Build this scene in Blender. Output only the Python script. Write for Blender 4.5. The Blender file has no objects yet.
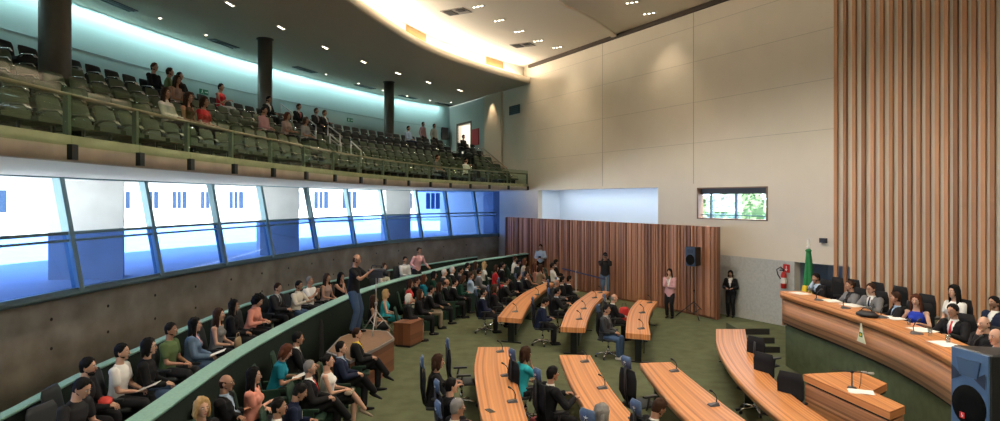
import bpy, bmesh, math, random
from mathutils import Vector, Matrix, noise
from mathutils.bvhtree import BVHTree
random.seed(7)
V = Vector
sc = bpy.context.scene
COL = sc.collection
H = 4.0            # eye height above the chamber floor
F = 650.0          # focal length in pixels of a 1000 px wide frame
HY = 200.0         # horizon row

# ---------------------------------------------------------------- camera
cam = bpy.data.cameras.new('camera')
camo = bpy.data.objects.new('camera', cam); COL.objects.link(camo)
camo.location = (0, 0, H); camo.rotation_euler = (math.radians(90), 0, 0)
cam.sensor_width = 36.0; cam.lens = 36.0 * F / 1000.0
cam.shift_y = -(210.5 - HY) / 1000.0
cam.clip_start = 0.1; cam.clip_end = 500
sc.camera = camo
# ---------------------------------------------------------------- world, sun, exposure
w = bpy.data.worlds.new('sky'); sc.world = w; w.use_nodes = True
bg = w.node_tree.nodes['Background']
bg.inputs[0].default_value = (0.72, 0.85, 1.0, 1); bg.inputs[1].default_value = 8.0
sun = bpy.data.lights.new('sun', 'SUN'); sun.energy = 45.0; sun.angle = 0.01; sun.color = (1, .97, .9)
suno = bpy.data.objects.new('sun', sun); COL.objects.link(suno)
suno.rotation_euler = (0, math.radians(15), 0)          # from the right, high: light travels to -X
sc.view_settings.view_transform = 'Standard'
try: sc.view_settings.look = 'None'
except Exception: pass
sc.view_settings.exposure = 0.12; sc.view_settings.gamma = 1.0
sc.view_settings.use_curve_mapping = False

def G(px, py, z=0.0):
    """point on the level plane z seen at pixel px, py"""
    Y = F * (H - z) / (py - HY)
    return V(((px - 500) / F * Y, Y, z))

# ---------------------------------------------------------------- materials
MATS = {}
def mat(name, col, rough=.6, metal=0, emit=None, estr=0, var=0, vscale=8, bump=0, bscale=60, spec=.5, coat=0):
    if name in MATS: return MATS[name]
    m = bpy.data.materials.new(name); m.use_nodes = True
    nt = m.node_tree; b = nt.nodes['Principled BSDF']
    b.inputs['Base Color'].default_value = (*col, 1); b.inputs['Roughness'].default_value = rough
    b.inputs['Metallic'].default_value = metal
    b.inputs['Specular IOR Level'].default_value = spec
    if coat: b.inputs['Coat Weight'].default_value = coat
    if emit: b.inputs['Emission Color'].default_value = (*emit, 1); b.inputs['Emission Strength'].default_value = estr
    if var or bump:
        tc = nt.nodes.new('ShaderNodeTexCoord')
    if var:
        n = nt.nodes.new('ShaderNodeTexNoise'); n.inputs['Scale'].default_value = vscale; n.inputs['Detail'].default_value = 5
        nt.links.new(tc.outputs['Object'], n.inputs['Vector'])
        mx = nt.nodes.new('ShaderNodeMapRange'); mx.inputs[1].default_value = .3; mx.inputs[2].default_value = .7
        mx.inputs[3].default_value = 1 - var; mx.inputs[4].default_value = 1 + var
        nt.links.new(n.outputs[0], mx.inputs[0])
        vm = nt.nodes.new('ShaderNodeVectorMath'); vm.operation = 'SCALE'; vm.inputs[0].default_value = col
        nt.links.new(mx.outputs[0], vm.inputs['Scale']); nt.links.new(vm.outputs[0], b.inputs['Base Color'])
    if bump:
        n2 = nt.nodes.new('ShaderNodeTexNoise'); n2.inputs['Scale'].default_value = bscale
        nt.links.new(tc.outputs['Object'], n2.inputs['Vector'])
        bp = nt.nodes.new('ShaderNodeBump'); bp.inputs['Strength'].default_value = bump; bp.inputs['Distance'].default_value = .01
        nt.links.new(n2.outputs[0], bp.inputs['Height']); nt.links.new(bp.outputs[0], b.inputs['Normal'])
    MATS[name] = m; return m

def wood(name, dark, light, bands=22, rough=.38, grain=.5):
    """laminated wood: strips run along UV x (metres), bands across UV y"""
    m = bpy.data.materials.new(name); m.use_nodes = True; nt = m.node_tree; b = nt.nodes['Principled BSDF']
    uv = nt.nodes.new('ShaderNodeUVMap')
    mp = nt.nodes.new('ShaderNodeMapping'); mp.inputs['Scale'].default_value = (grain, bands, 1)
    nt.links.new(uv.outputs[0], mp.inputs[0])
    n = nt.nodes.new('ShaderNodeTexNoise'); n.inputs['Scale'].default_value = 1; n.inputs['Detail'].default_value = 3
    nt.links.new(mp.outputs[0], n.inputs['Vector'])
    sp = nt.nodes.new('ShaderNodeSeparateXYZ'); nt.links.new(uv.outputs[0], sp.inputs[0])
    mu = nt.nodes.new('ShaderNodeMath'); mu.operation = 'MULTIPLY'; mu.inputs[1].default_value = bands * .9
    nt.links.new(sp.outputs[1], mu.inputs[0])
    fl = nt.nodes.new('ShaderNodeMath'); fl.operation = 'FLOOR'; nt.links.new(mu.outputs[0], fl.inputs[0])
    wn = nt.nodes.new('ShaderNodeTexWhiteNoise'); wn.noise_dimensions = '1D'; nt.links.new(fl.outputs[0], wn.inputs['W'])
    ad = nt.nodes.new('ShaderNodeMath'); ad.operation = 'MULTIPLY_ADD'; ad.inputs[1].default_value = .55
    nt.links.new(wn.outputs[0], ad.inputs[0])
    m2 = nt.nodes.new('ShaderNodeMath'); m2.operation = 'MULTIPLY'; m2.inputs[1].default_value = .5
    nt.links.new(n.outputs[0], m2.inputs[0]); nt.links.new(m2.outputs[0], ad.inputs[2])
    cr = nt.nodes.new('ShaderNodeValToRGB'); cr.color_ramp.elements[0].color = (*dark, 1); cr.color_ramp.elements[1].color = (*light, 1)
    cr.color_ramp.elements[0].position = .15; cr.color_ramp.elements[1].position = .75
    nt.links.new(ad.outputs[0], cr.inputs[0]); nt.links.new(cr.outputs[0], b.inputs['Base Color'])
    b.inputs['Roughness'].default_value = rough
    MATS[name] = m; return m

def glass(name, tint, gloss=.06, rough=.02):
    m = bpy.data.materials.new(name); m.use_nodes = True; nt = m.node_tree
    nt.nodes.remove(nt.nodes['Principled BSDF']); out = nt.nodes['Material Output']
    t = nt.nodes.new('ShaderNodeBsdfTransparent'); t.inputs[0].default_value = (*tint, 1)
    g = nt.nodes.new('ShaderNodeBsdfGlossy'); g.inputs['Roughness'].default_value = rough
    mx = nt.nodes.new('ShaderNodeMixShader'); mx.inputs[0].default_value = gloss
    nt.links.new(t.outputs[0], mx.inputs[1]); nt.links.new(g.outputs[0], mx.inputs[2]); nt.links.new(mx.outputs[0], out.inputs[0])
    MATS[name] = m; return m

CARPET = mat('green_carpet', (.105, .118, .066), .95, var=.16, vscale=3, bump=.4, bscale=180, spec=.1)
CONC = mat('board_concrete', (.34, .295, .24), .85, var=.28, vscale=1.3, bump=.3, bscale=12, spec=.2)
FASC = mat('fascia_concrete', (.42, .355, .29), .8, var=.15, vscale=2, bump=.2, bscale=14, spec=.2)
XCONC = mat('outside_concrete', (.62, .60, .57), .85, var=.1, vscale=1.2)
PLASTER = mat('beige_plaster', (.64, .58, .485), .85, var=.02, vscale=1.5, spec=.2)
WHITE = mat('white_paint', (.80, .78, .74), .8, spec=.2)
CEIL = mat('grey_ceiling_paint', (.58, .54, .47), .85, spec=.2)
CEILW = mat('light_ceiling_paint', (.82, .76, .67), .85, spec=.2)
TEALW = mat('pale_teal_wall_paint', (.36, .50, .50), .8, spec=.2)
SPECK = mat('speckled_grey_panel', (.42, .43, .41), .6, var=.10, vscale=14)
GREEND = mat('dark_green_fabric', (.008, .014, .010), .9, var=.2, vscale=30, spec=.15)
CAP = mat('teal_ledge', (.22, .40, .34), .7, var=.12, vscale=25)
BASEG = mat('podium_green_carpet', (.09, .112, .062), .95, var=.15, vscale=6, spec=.1)
BLACK = mat('black_plastic', (.012, .012, .014), .45)
BLACKM = mat('black_mesh', (.015, .015, .017), .8, var=.3, vscale=200, spec=.1)
DKMET = mat('dark_steel', (.035, .04, .04), .4, .8)
CHROME = mat('chrome', (.75, .75, .76), .18, 1)
STEEL = mat('satin_steel', (.50, .50, .48), .35, .9)
FRAME = mat('blue_grey_frame', (.22, .34, .38), .45, .4)
DARKGAP = mat('dark_gap', (.02, .018, .015), .9)
PAPER = mat('white_paper', (.8, .8, .78), .7)
BLUEC = mat('blue_headrest', (.045, .085, .17), .45, var=.2, vscale=20)
WOOD = wood('honey_laminated_wood', (.34, .115, .036), (.66, .29, .105), 34)
WOODF = wood('striped_front_wood', (.20, .08, .035), (.58, .29, .14), 30)
WOODP = wood('red_brown_slat_wood', (.12, .045, .022), (.46, .22, .12), 1.7, .55, .25)
WOODS = wood('tall_slat_wood', (.24, .10, .04), (.54, .275, .135), 1.3, .55, .5)
WOODD = wood('dark_red_wood', (.10, .035, .015), (.22, .085, .04), 8, .45)
GCLEAR = glass('clear_glass', (.93, .96, .97))
GBLUE = glass('blue_film_glass', (.07, .15, .42))
GRAIL = glass('green_tinted_glass', (.84, .91, .82), .04)
BALSEAT = mat('moss_green_seat', (.075, .105, .065), .7, var=.1, vscale=20)
BLKSEAT = mat('black_seat_fabric', (.012, .016, .018), .75)
AUDSEAT = mat('deep_green_seat', (.008, .035, .018), .8)

# ---------------------------------------------------------------- mesh helpers
class MB:
    def __init__(s): s.v = []; s.f = []; s.uv = []; s.mi = []; s.sm = []
    def face(s, idx, uv=None, mi=0, smooth=False):
        s.f.append(tuple(idx)); s.uv.append(uv); s.mi.append(mi); s.sm.append(smooth)
    def quad(s, pts, uv=None, mi=0):
        b = len(s.v); s.v += [tuple(p) for p in pts]; s.face(range(b, b + len(pts)), uv, mi)
    def box(s, x0, x1, y0, y1, z0, z1, M=None, mi=0, grain=0):
        P = [V((x, y, z)) for z in (z0, z1) for y in (y0, y1) for x in (x0, x1)]
        return s._hex(P, M, mi)
    def _hex(s, P, M=None, mi=0, off=0.0):
        if M is not None: P = [M @ p for p in P]
        b = len(s.v); s.v += [tuple(p) for p in P]
        for q in ((0, 2, 3, 1), (4, 5, 7, 6), (0, 1, 5, 4), (2, 6, 7, 3), (0, 4, 6, 2), (1, 3, 7, 5)):
            e1 = (P[q[1]] - P[q[0]]).length; e2 = (P[q[2]] - P[q[1]]).length
            if e1 >= e2: uv = [(0, off), (e1, off), (e1, off + e2), (0, off + e2)]
            else: uv = [(0, off), (0, off + e1), (e2, off + e1), (e2, off)]
            s.face([b + i for i in q], uv, mi)
        return s
    def tube(s, pts, r, n=8, caps=True, mi=0):
        rs = r if isinstance(r, (list, tuple)) else [r] * len(pts)
        return s.loft([(p, q, q) for p, q in zip(pts, rs)], None, n, mi, caps)
    def loft(s, secs, side=None, n=12, mi=0, caps=True, smooth=True, taper=.55):
        pts = [V(a[0]) for a in secs]; b = len(s.v); L = len(secs); prev = None
        secs = list(secs)
        for i, (p, wd, dp) in enumerate(secs):
            t = (pts[min(i + 1, L - 1)] - pts[max(i - 1, 0)])
            t = t.normalized() if t.length > 1e-9 else V((0, 0, 1))
            sd = V(side) if side is not None else (prev if prev is not None else (V((1, 0, 0)) if abs(t.x) < .8 else V((0, 1, 0))))
            sd = (sd - t * sd.dot(t))
            if sd.length < 1e-4: sd = V((0, 1, 0)) - t * t.y
            sd.normalize(); prev = sd; nn = t.cross(sd)
            for k in range(n):
                a = 2 * math.pi * k / n
                s.v.append(tuple(V(p) + sd * (wd * math.cos(a)) + nn * (dp * math.sin(a))))
        for i in range(L - 1):
            for k in range(n):
                k2 = (k + 1) % n
                s.face((b + i * n + k, b + i * n + k2, b + (i + 1) * n + k2, b + (i + 1) * n + k), None, mi, smooth)
        if caps:
            s.face([b + k for k in reversed(range(n))], None, mi)
            s.face([b + (L - 1) * n + k for k in range(n)], None, mi)
        return s
    def capsule(s, a, b_, ra, rb, n=10, mi=0):
        a = V(a); b_ = V(b_); t = (b_ - a); t = t.normalized() if t.length > 1e-6 else V((0, 0, 1))
        return s.loft([(a - t * ra * .95, ra * .25, ra * .25), (a - t * ra * .6, ra * .8, ra * .8), (a, ra, ra), (b_, rb, rb),
                       (b_ + t * rb * .6, rb * .8, rb * .8), (b_ + t * rb * .95, rb * .25, rb * .25)], None, n, mi)
    def ell(s, c, rx, ry, rz, M=None, nu=12, nv=8, mi=0, fn=None):
        b = len(s.v); c = V(c)
        def pt(a, e):
            d = V((math.cos(e) * math.cos(a), math.cos(e) * math.sin(a), math.sin(e)))
            q = V((d.x * rx, d.y * ry, d.z * rz))
            if fn: q = fn(d, q)
            if M is not None: q = M @ q
            return tuple(c + q)
        s.v.append(pt(0, -math.pi / 2))
        for j in range(1, nv):
            for i in range(nu): s.v.append(pt(2 * math.pi * i / nu, -math.pi / 2 + math.pi * j / nv))
        s.v.append(pt(0, math.pi / 2)); top = len(s.v) - 1
        for i in range(nu):
            i2 = (i + 1) % nu
            s.face((b, b + 1 + i2, b + 1 + i), None, mi, True)
            for j in range(nv - 2):
                s.face((b + 1 + j * nu + i, b + 1 + j * nu + i2, b + 1 + (j + 1) * nu + i2, b + 1 + (j + 1) * nu + i), None, mi, True)
            s.face((b + 1 + (nv - 2) * nu + i, b + 1 + (nv - 2) * nu + i2, top), None, mi, True)
        return s
    def band(s, A, B, z0, z1, mi=0, vo=0.0, zb=None):
        """closed prism between plan polylines A and B (equal counts)"""
        n = len(A); b = len(s.v); L = 0
        us = [0]
        for i in range(1, n):
            L += (V(A[i]).xy - V(A[i - 1]).xy).length; us.append(L)
        for i in range(n):
            a, c = A[i], B[i]
            s.v += [(a[0], a[1], z0), (a[0], a[1], z1), (c[0], c[1], z1), (c[0], c[1], z0)]
        wd = (V(A[0]).xy - V(B[0]).xy).length; hh = z1 - z0
        for i in range(n - 1):
            p = b + 4 * i; q = p + 4; u0, u1 = us[i], us[i + 1]
            s.face((p, q, q + 1, p + 1), [(u0, vo), (u1, vo), (u1, vo + hh), (u0, vo + hh)], mi, True)
            s.face((p + 1, q + 1, q + 2, p + 2), [(u0, vo), (u1, vo), (u1, vo + wd), (u0, vo + wd)], mi)
            s.face((p + 2, q + 2, q + 3, p + 3), [(u0, vo), (u1, vo), (u1, vo + hh), (u0, vo + hh)], mi, True)
            s.face((p + 3, q + 3, q, p), [(u0, vo), (u1, vo), (u1, vo + wd), (u0, vo + wd)], mi)
        for o in (b, b + 4 * (n - 1)):
            s.face((o, o + 1, o + 2, o + 3), [(vo, 0), (vo, hh), (vo + wd, hh), (vo + wd, 0)] if 0 else [(0, vo), (0, vo + .0), (hh, vo + wd), (hh, vo + wd)], mi)
        return s
    def prism(s, poly, z0, z1, mi=0):
        b = len(s.v); n = len(poly)
        s.v += [(p[0], p[1], z0) for p in poly] + [(p[0], p[1], z1) for p in poly]
        s.face([b + i for i in reversed(range(n))], [(poly[i][1], poly[i][0]) for i in reversed(range(n))], mi)
        s.face([b + n + i for i in range(n)], [(poly[i][1], poly[i][0]) for i in range(n)], mi)
        u = 0
        for i in range(n):
            j = (i + 1) % n; l = (V(poly[i][:2]) - V(poly[j][:2])).length
            s.face((b + i, b + j, b + n + j, b + n + i), [(u, z0), (u + l, z0), (u + l, z1), (u, z1)], mi); u += l
        return s
    def mesh(s, name):
        me = bpy.data.meshes.new(name); me.from_pydata(s.v, [], s.f)
        if any(u is not None for u in s.uv):
            ul = me.uv_layers.new(name='UVMap'); k = 0
            flat = []
            for f, u in zip(s.f, s.uv):
                for i in range(len(f)): flat += (u[i] if u is not None and i < len(u) else (0, 0))
            ul.data.foreach_set('uv', flat)
        me.polygons.foreach_set('material_index', s.mi); me.polygons.foreach_set('use_smooth', s.sm)
        me.update(); return me
    def build(s, name, m, parent=None, fix=True, M=None):
        me = s.mesh(name)
        if fix:
            bm = bmesh.new(); bm.from_mesh(me); bmesh.ops.recalc_face_normals(bm, faces=bm.faces); bm.to_mesh(me); bm.free()
        for x in (m if isinstance(m, (list, tuple)) else [m]): me.materials.append(x)
        o = bpy.data.objects.new(name, me); COL.objects.link(o)
        if parent is not None: o.parent = parent
        if M is not None: o.matrix_local = M
        return o

def tag(o, label=None, cat=None, group=None, kind=None):
    if label: o['label'] = label
    if cat: o['category'] = cat
    if group: o['group'] = group
    if kind: o['kind'] = kind
    return o
def struct(o): o['kind'] = 'structure'; return o
def empty(name, loc=(0, 0, 0), rz=0, sc_=1):
    o = bpy.data.objects.new(name, None); COL.objects.link(o); o.location = loc; o.rotation_euler = (0, 0, rz); o.scale = (sc_,) * 3
    o.empty_display_size = .1; return o
KIDS = {}
def copy_tree(o, parent=None):
    c = o.copy(); COL.objects.link(c)
    if parent is not None: c.parent = parent
    for ch in list(o.children): copy_tree(ch, c)
    return c
def spline(pts, n=60):
    P = [V((p[0], p[1])) for p in pts]; out = []
    P = [P[0] * 2 - P[1]] + P + [P[-1] * 2 - P[-2]]
    L = len(P) - 3; k = max(2, n // L)
    for i in range(1, len(P) - 2):
        for j in range(k):
            t = j / k; a, b, c, d = P[i - 1:i + 3]
            out.append(.5 * ((2 * b) + (c - a) * t + (2 * a - 5 * b + 4 * c - d) * t * t + (3 * b - a - 3 * c + d) * t ** 3))
    out.append(P[-2].copy()); return resample(out, n)
def resample(P, n):
    P = [V((p[0], p[1])) for p in P]; D = [0]
    for i in range(1, len(P)): D.append(D[-1] + (P[i] - P[i - 1]).length)
    out = []; j = 0
    for k in range(n + 1):
        s_ = D[-1] * k / n
        while j < len(P) - 2 and D[j + 1] < s_: j += 1
        t = (s_ - D[j]) / max(1e-9, D[j + 1] - D[j]); out.append(P[j].lerp(P[j + 1], t))
    return out
def smoothp(P, it=30):
    P = [p.copy() for p in P]
    for _ in range(it): P = [P[0]] + [(P[i - 1] + P[i] * 2 + P[i + 1]) / 4 for i in range(1, len(P) - 1)] + [P[-1]]
    return P
def offset(P, d):
    """offset towards the outside (left of the path)"""
    out = []
    for i in range(len(P)):
        t = (P[min(i + 1, len(P) - 1)] - P[max(i - 1, 0)]).normalized(); out.append(P[i] + V((-t.y, t.x)) * d)
    return out
def at_px(P, px):
    r = (px - 500) / F; best = None
    for i in range(len(P) - 1):
        a = P[i].x - r * P[i].y; b = P[i + 1].x - r * P[i + 1].y
        if a * b <= 0 and a != b:
            t = a / (a - b); q = P[i].lerp(P[i + 1], t)
            if q.y > 2: best = (q, (P[i + 1] - P[i]).normalized(), i + t)
    return best
def length(P): return sum((P[i + 1] - P[i]).length for i in range(len(P) - 1))

# ---------------------------------------------------------------- plan of the room
KB, CB = .549, 20.37                      # back wall line: X + KB*Y = CB
NB = V((-.8766, -.4813))                  # its normal into the room
TB = V((-.4813, .8766))                   # along the wall, away from the camera
def wy(px): return CB / ((px - 500) / F + KB)
def WP(Y, off=0, z=None):
    p = V((CB - KB * Y, Y)) + NB * off
    return p if z is None else V((p.x, p.y, z))
def clip_wall(P):
    """trim/extend a plan path so that it ends on the back wall line"""
    out = [P[0]]
    for p in P[1:]:
        f0 = out[-1].x + KB * out[-1].y - CB; f1 = p.x + KB * p.y - CB
        if f1 >= 0:
            out.append(out[-1].lerp(p, -f0 / (f1 - f0))); return out
        out.append(p)
    d = (P[-1] - P[-3]).normalized(); f = CB - P[-1].x - KB * P[-1].y; out.append(P[-1] + d * (f / (d.x + KB * d.y))); return out
FR = smoothp(spline([(-5.3, -7), (-5.55, 0), (-5.6, 7.2), (-5.5, 10.5), (-5.25, 13.9), (-4.6, 19.0), (-3.95, 22.2), (-2.9, 25.7), (-1.7, 28.6), (-.1, 31.6), (1.42, 34.3), (3, 36.8)], 110), 20)
FRONT = resample(clip_wall(FR), 110)
FRL = FR[:-1] + resample([FR[-1], FR[-1] + (FR[-1] - FR[-4]).normalized() * 12], 24)
def OF(d, n=110):
    P = offset(FRL, d); P = [p for i, p in enumerate(P) if i == 0 or (p - P[i - 1]).dot(FRL[i] - FRL[i - 1]) > 0]
    return resample(clip_wall(P), n)
CEL = smoothp(spline([(-5.5, -7), (-5.75, 0), (-5.75, 8), (-5.5, 14), (-4.76, 19.95), (-4.25, 22.4), (-3.35, 25.9), (-2.15, 28.7), (-.1, 32.0), (1.55, 34.3), (3, 36.3)], 110), 10)
CEL = CEL[:-1] + resample([CEL[-1], CEL[-1] + (CEL[-1] - CEL[-4]).normalized() * 8], 16)
def OC(d, n=110): return resample(clip_wall(offset(CEL, d)), n)
WIN = resample(clip_wall(smoothp(spline([(-9.4, -7), (-9.6, 3), (-9.3, 12.03), (-8.85, 17.0), (-8.1, 21), (-6.35, 28.4), (-3.6, 33.4), (.25, 37.6), (2, 39.5)], 100), 15)), 110)
REAR = resample(clip_wall(smoothp(spline([(-15.2, -7), (-15.0, 8), (-13.3, 20.2), (-11.1, 28.8), (-7, 37.9), (-3.5, 43.0), (-1, 46)], 100), 15)), 110)
zC = 1.35
INR = smoothp(spline([(-3.6, -1), (-4.05, 4)] + [tuple(G(x, y, zC).xy) for x, y in ((151, 421), (250, 349), (350, 297), (400, 280), (475, 261.5), (532, 253))], 90), 14)
OUT_ = smoothp(spline([(-5.6, -1), (-5.9, 3)] + [tuple(G(x, y, zC).xy) for x, y in ((0, 420), (65, 383), (110, 362), (180, 332.5), (207, 319), (300, 288), (390, 270), (478, 256.5))], 90), 10)
ZL, ZM = 10.14, 11.1          # low and main ceilings
ZS, ZT = 4.50, 4.84           # balcony slab
ZW, ZSILL = 4.56, 2.02

# ---------------------------------------------------------------- structure
m = MB(); m.quad([(-30, -8, 0), (26, -8, 0), (26, 50, 0), (-30, 50, 0)]); fl = m
fl = MB(); fl.prism([(p.x, p.y) for p in WIN] + [(CB + KB * 8, -8), (-9.4, -8)], -.3, 0)
struct(fl.build('floor', CARPET))

def hexw(mb, Y0, Y1, z0, z1, o0, o1, off=0, mi=0):
    P = [WP(Y, o, z) for z in (z0, z1) for Y in (Y0, Y1) for o in (o0, o1)]
    mb._hex(P, None, mi, off)
wall = MB()
yu0, yu1 = wy(471), wy(458)
yr0, yr1 = wy(658), wy(538)
yw0, yw1 = wy(768), wy(697)
yd0, yd1 = wy(850), wy(795)
T = -.25
hexw(wall, 44.6, yu1, 0, 12, T, 0); hexw(wall, yu1, yu0, 0, 6.85, T, 0); hexw(wall, yu1, yu0, 8.8, 12, T, 0)
hexw(wall, yu0, yr1, 0, 12, T, 0)
hexw(wall, yr1, yr0, 0, 2.2, T, 0); hexw(wall, yr1, yr0, 4.5, 12, T, 0)
hexw(wall, yr0, yw1, 0, 12, T, 0)
hexw(wall, yw1, yw0, 0, 3.31, T, 0); hexw(wall, yw1, yw0, 4.45, 12, T, 0)
hexw(wall, yw0, yd1, 0, 12, T, 0)
hexw(wall, yd1, yd0, 2.07, 12, T, 0); hexw(wall, yd1, yd0, -.2, .0, T, 0)
hexw(wall, yd0, -8, 0, 12, T, 0)
struct(wall.build('wall_back', PLASTER))
# recess (white niche) and doorway niche behind the wall
m = MB()
hexw(m, yr1 + .05, yr1, 2.1, 4.6, -1.35, T); hexw(m, yr0, yr0 - .05, 2.1, 4.6, -1.35, T)
hexw(m, yr1 + .05, yr0 - .05, 2.1, 4.6, -1.4, -1.35)
hexw(m, yr1 + .05, yr0 - .05, 4.5, 4.6, -1.35, T); hexw(m, yr1 + .05, yr0 - .05, 2.1, 2.2, -1.35, T)
struct(m.build('wall_recess', mat('daylit_recess_white', (.76, .84, .92), .8, spec=.2)))  # cool daylight on the white niche is put into this base colour
NICHE = mat('grey_blue_niche', (.30, .36, .44), .7)
m = MB()
hexw(m, yd1 + .05, yd1, 0, 2.2, -1.6, T); hexw(m, yd0, yd0 - .05, 0, 2.2, -1.6, T); hexw(m, yd1, yd0, 0, 2.2, -1.65, -1.6); hexw(m, yd1, yd0, 2.1, 2.2, -1.6, T); hexw(m, yd1, yd0, -.1, 0, -1.6, T)
struct(m.build('wall_alcove', NICHE))
# dado, joints, ceiling gap, slats
m = MB(); hexw(m, wy(712), yd1, 0, 2.07, .0, .03); struct(m.build('trim_1', SPECK))
m = MB()
JM = mat('plaster_joint', (.36, .33, .28), .9)
for px in (602.5, 693.5):
    Y = wy(px); hexw(m, Y - .015, Y + .015, 4.6, ZM, 0, .004)
for z in (6.1, 7.6, 9.1, 10.4): hexw(m, wy(527), wy(834), z, z + .012, 0, .004)
struct(m.build('trim_2', JM))
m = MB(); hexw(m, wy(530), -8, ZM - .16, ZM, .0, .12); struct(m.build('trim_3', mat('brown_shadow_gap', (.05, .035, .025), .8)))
m = MB(); rr = random.Random(3)
for i in range(34):
    px = 835.5 + 9.22 * i if i < 18 else 0
    if i < 18:
        Y = wy(px + 1.6)
    else: Y = Y - .185
    wd = .088 if i < 18 else .075
    hexw(m, Y + wd * .5, Y - wd * .5, 0.0 if px < 795 else 1.05, ZM - .05, .01, .085, off=i * 1.37)
struct(m.build('trim_4', WOODS))
# pilaster strip on the upper wall beside the balcony door
m = MB(); hexw(m, wy(486), wy(503), ZT, ZL, 0, .12); struct(m.build('trim_5', mat('warm_pilaster', (.60, .50, .38), .8)))
m = MB(); hexw(m, wy(486), 43.9, ZT, ZL, 0, .03); hexw
# teal painted stretch of the wall behind the balcony (around the door)
m = MB(); hexw(m, wy(486), yu0, 6.6, ZL, .0, .02); hexw(m, yu1, 44.2, 6.6, ZL, 0, .02); hexw(m, yu0, yu1, 8.8, ZL, 0, .02)
struct(m.build('wall_balcony_end', mat('grey_green_paint', (.42, .45, .41), .8)))
# rear balcony wall
m = MB(); m.band(REAR, offset(REAR, .3), ZS, 12); struct(m.build('wall_balcony_rear', TEALW))
# upper line on rear wall
m = MB(); m.band(offset(REAR, -.012), offset(REAR, 0), 8.72, 8.74); struct(m.build('trim_6', mat('teal_joint', (.25, .36, .36), .8)))
# low ceiling above the balcony with its lip, the fascia of the main ceiling
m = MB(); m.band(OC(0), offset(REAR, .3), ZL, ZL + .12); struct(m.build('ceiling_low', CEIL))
LIP = mat('cream_lip', (.78, .70, .58), .8)
m = MB(); m.band(OC(-.08), OC(0), ZL, ZL + .30); struct(m.build('ceiling_lip', LIP))
m = MB(); m.band(OC(.5), OC(.62), ZL + .12, ZM + .1); struct(m.build('ceiling_fascia', WHITE))
m = MB(); P0 = [(p.x, p.y) for p in OC(.5)]; P0 += [tuple(WP(P0[-1][1] + .3, -.25))]
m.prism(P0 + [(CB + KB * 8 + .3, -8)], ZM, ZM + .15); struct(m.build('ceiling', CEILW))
# shallow step in the main ceiling
ST = [WP(wy(618), .05)] + [V(G(x, y, ZM).xy) for x, y in ((597, 20), (575, 8), (560, 0))] + [V((1.4, 19)), V((1.0, 14)), V((.8, 4)), V((.8, -7))]
ST = spline([tuple(p) for p in ST], 50)
m = MB(); m.band(ST, offset(ST, -.25), ZM - .10, ZM + .02); struct(m.build('trim_7', CEILW))
# balcony: soffit slab, tiers
m = MB(); m.band(OF(.12), offset(REAR, .3), ZS, ZS + .12); struct(m.build('ceiling_soffit', WHITE))
m = MB(); m.band(FRONT, offset(FRONT, .16), ZS, ZT); struct(m.build('balcony_fascia', FASC))
TIER = []
m = MB()
for r in range(5):
    d0 = .16 + (0 if r == 0 else .55 + .92 * r); d1 = .16 + .55 + .92 * (r + 1)
    zt = 4.66 + .44 * r
    m.band(OF(d0), OF(d1), ZS + .1, zt); TIER.append((.16 + .55 + .92 * r + .35, zt))
m.band(OF(.71 + .92 * 5), REAR, ZS + .1, 6.75)
struct(m.build('floor_balcony', mat('balcony_carpet', (.045, .06, .04), .95, var=.15, vscale=5)))
# lower window wall: concrete, sill
m = MB(); m.band(WIN, offset(WIN, .35), 0, ZSILL - .08); struct(m.build('wall_left', CONC))
m = MB(); m.band(offset(WIN, -.04), offset(WIN, .5), ZSILL - .08, ZSILL + .02); struct(m.build('trim_8', FRAME))
# concrete tie holes
m = MB()
for i in range(4, 105, 4):
    for z in (.95, 1.55):
        q = offset(WIN, -.003)[i]; t = (WIN[i + 1] - WIN[i]).normalized()
        m.loft([(V((q.x, q.y, z)) + V((-t.y, t.x, 0)) * .01, .035, .035), (V((q.x, q.y, z)) + V((t.y, -t.x, 0)) * .004, .035, .035)], (0, 0, 1), 10)
struct(m.build('trim_9', mat('tie_hole', (.04, .035, .03), .9)))
# side/behind walls that close the room
m = MB(); m.box(-15.5, CB + KB * 8 + .5, -8.3, -8, 0, 12); struct(m.build('wall_front', PLASTER))
# ---------------------------------------------------------------- windows of the curved wall
LEAN = .5
WT = offset(WIN, LEAN)
def wpt(i, z):
    """point on the leaning glass surface at path index i (float)"""
    k = int(min(i, len(WIN) - 2)); t = i - k
    a = WIN[k].lerp(WIN[k + 1], t); b = WT[k].lerp(WT[k + 1], t); f = (z - ZSILL) / (ZW - ZSILL)
    q = a.lerp(b, f); return V((q.x, q.y, z))
mul = [at_px(WIN, x)[2] for x in (79, 160, 224.5, 272, 317, 355, 388, 422, 451, 479)]
step0 = mul[1] - mul[0]
mul = [max(0.5, mul[0] - step0 * k) for k in (3, 2, 1)] + mul + [len(WIN) - 1.001]
def glassband(mb, i0, i1, z0, z1, mi=0, out=.0, n=6):
    b = len(mb.v)
    for k in range(n + 1):
        i = i0 + (i1 - i0) * k / n
        for z in (z0, z1): mb.v.append(tuple(wpt(i, z)))
    for k in range(n): mb.face((b + 2 * k, b + 2 * k + 2, b + 2 * k + 3, b + 2 * k + 1), None, mi, True)
def railbar(mb, i0, i1, z, hgt, dep, n=6):
    for k in range(n):
        a = wpt(i0 + (i1 - i0) * k / n, z); c = wpt(i0 + (i1 - i0) * (k + 1) / n, z)
        t = (c - a).normalized(); o = V((-t.y, t.x, 0)) * dep / 2; u = V((0, 0, hgt / 2)); c = c + t * .01
        mb._hex([a - o - u, a + o - u, c - o - u, c + o - u, a - o + u, a + o + u, c - o + u, c + o + u])
ZTR = 3.28
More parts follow.
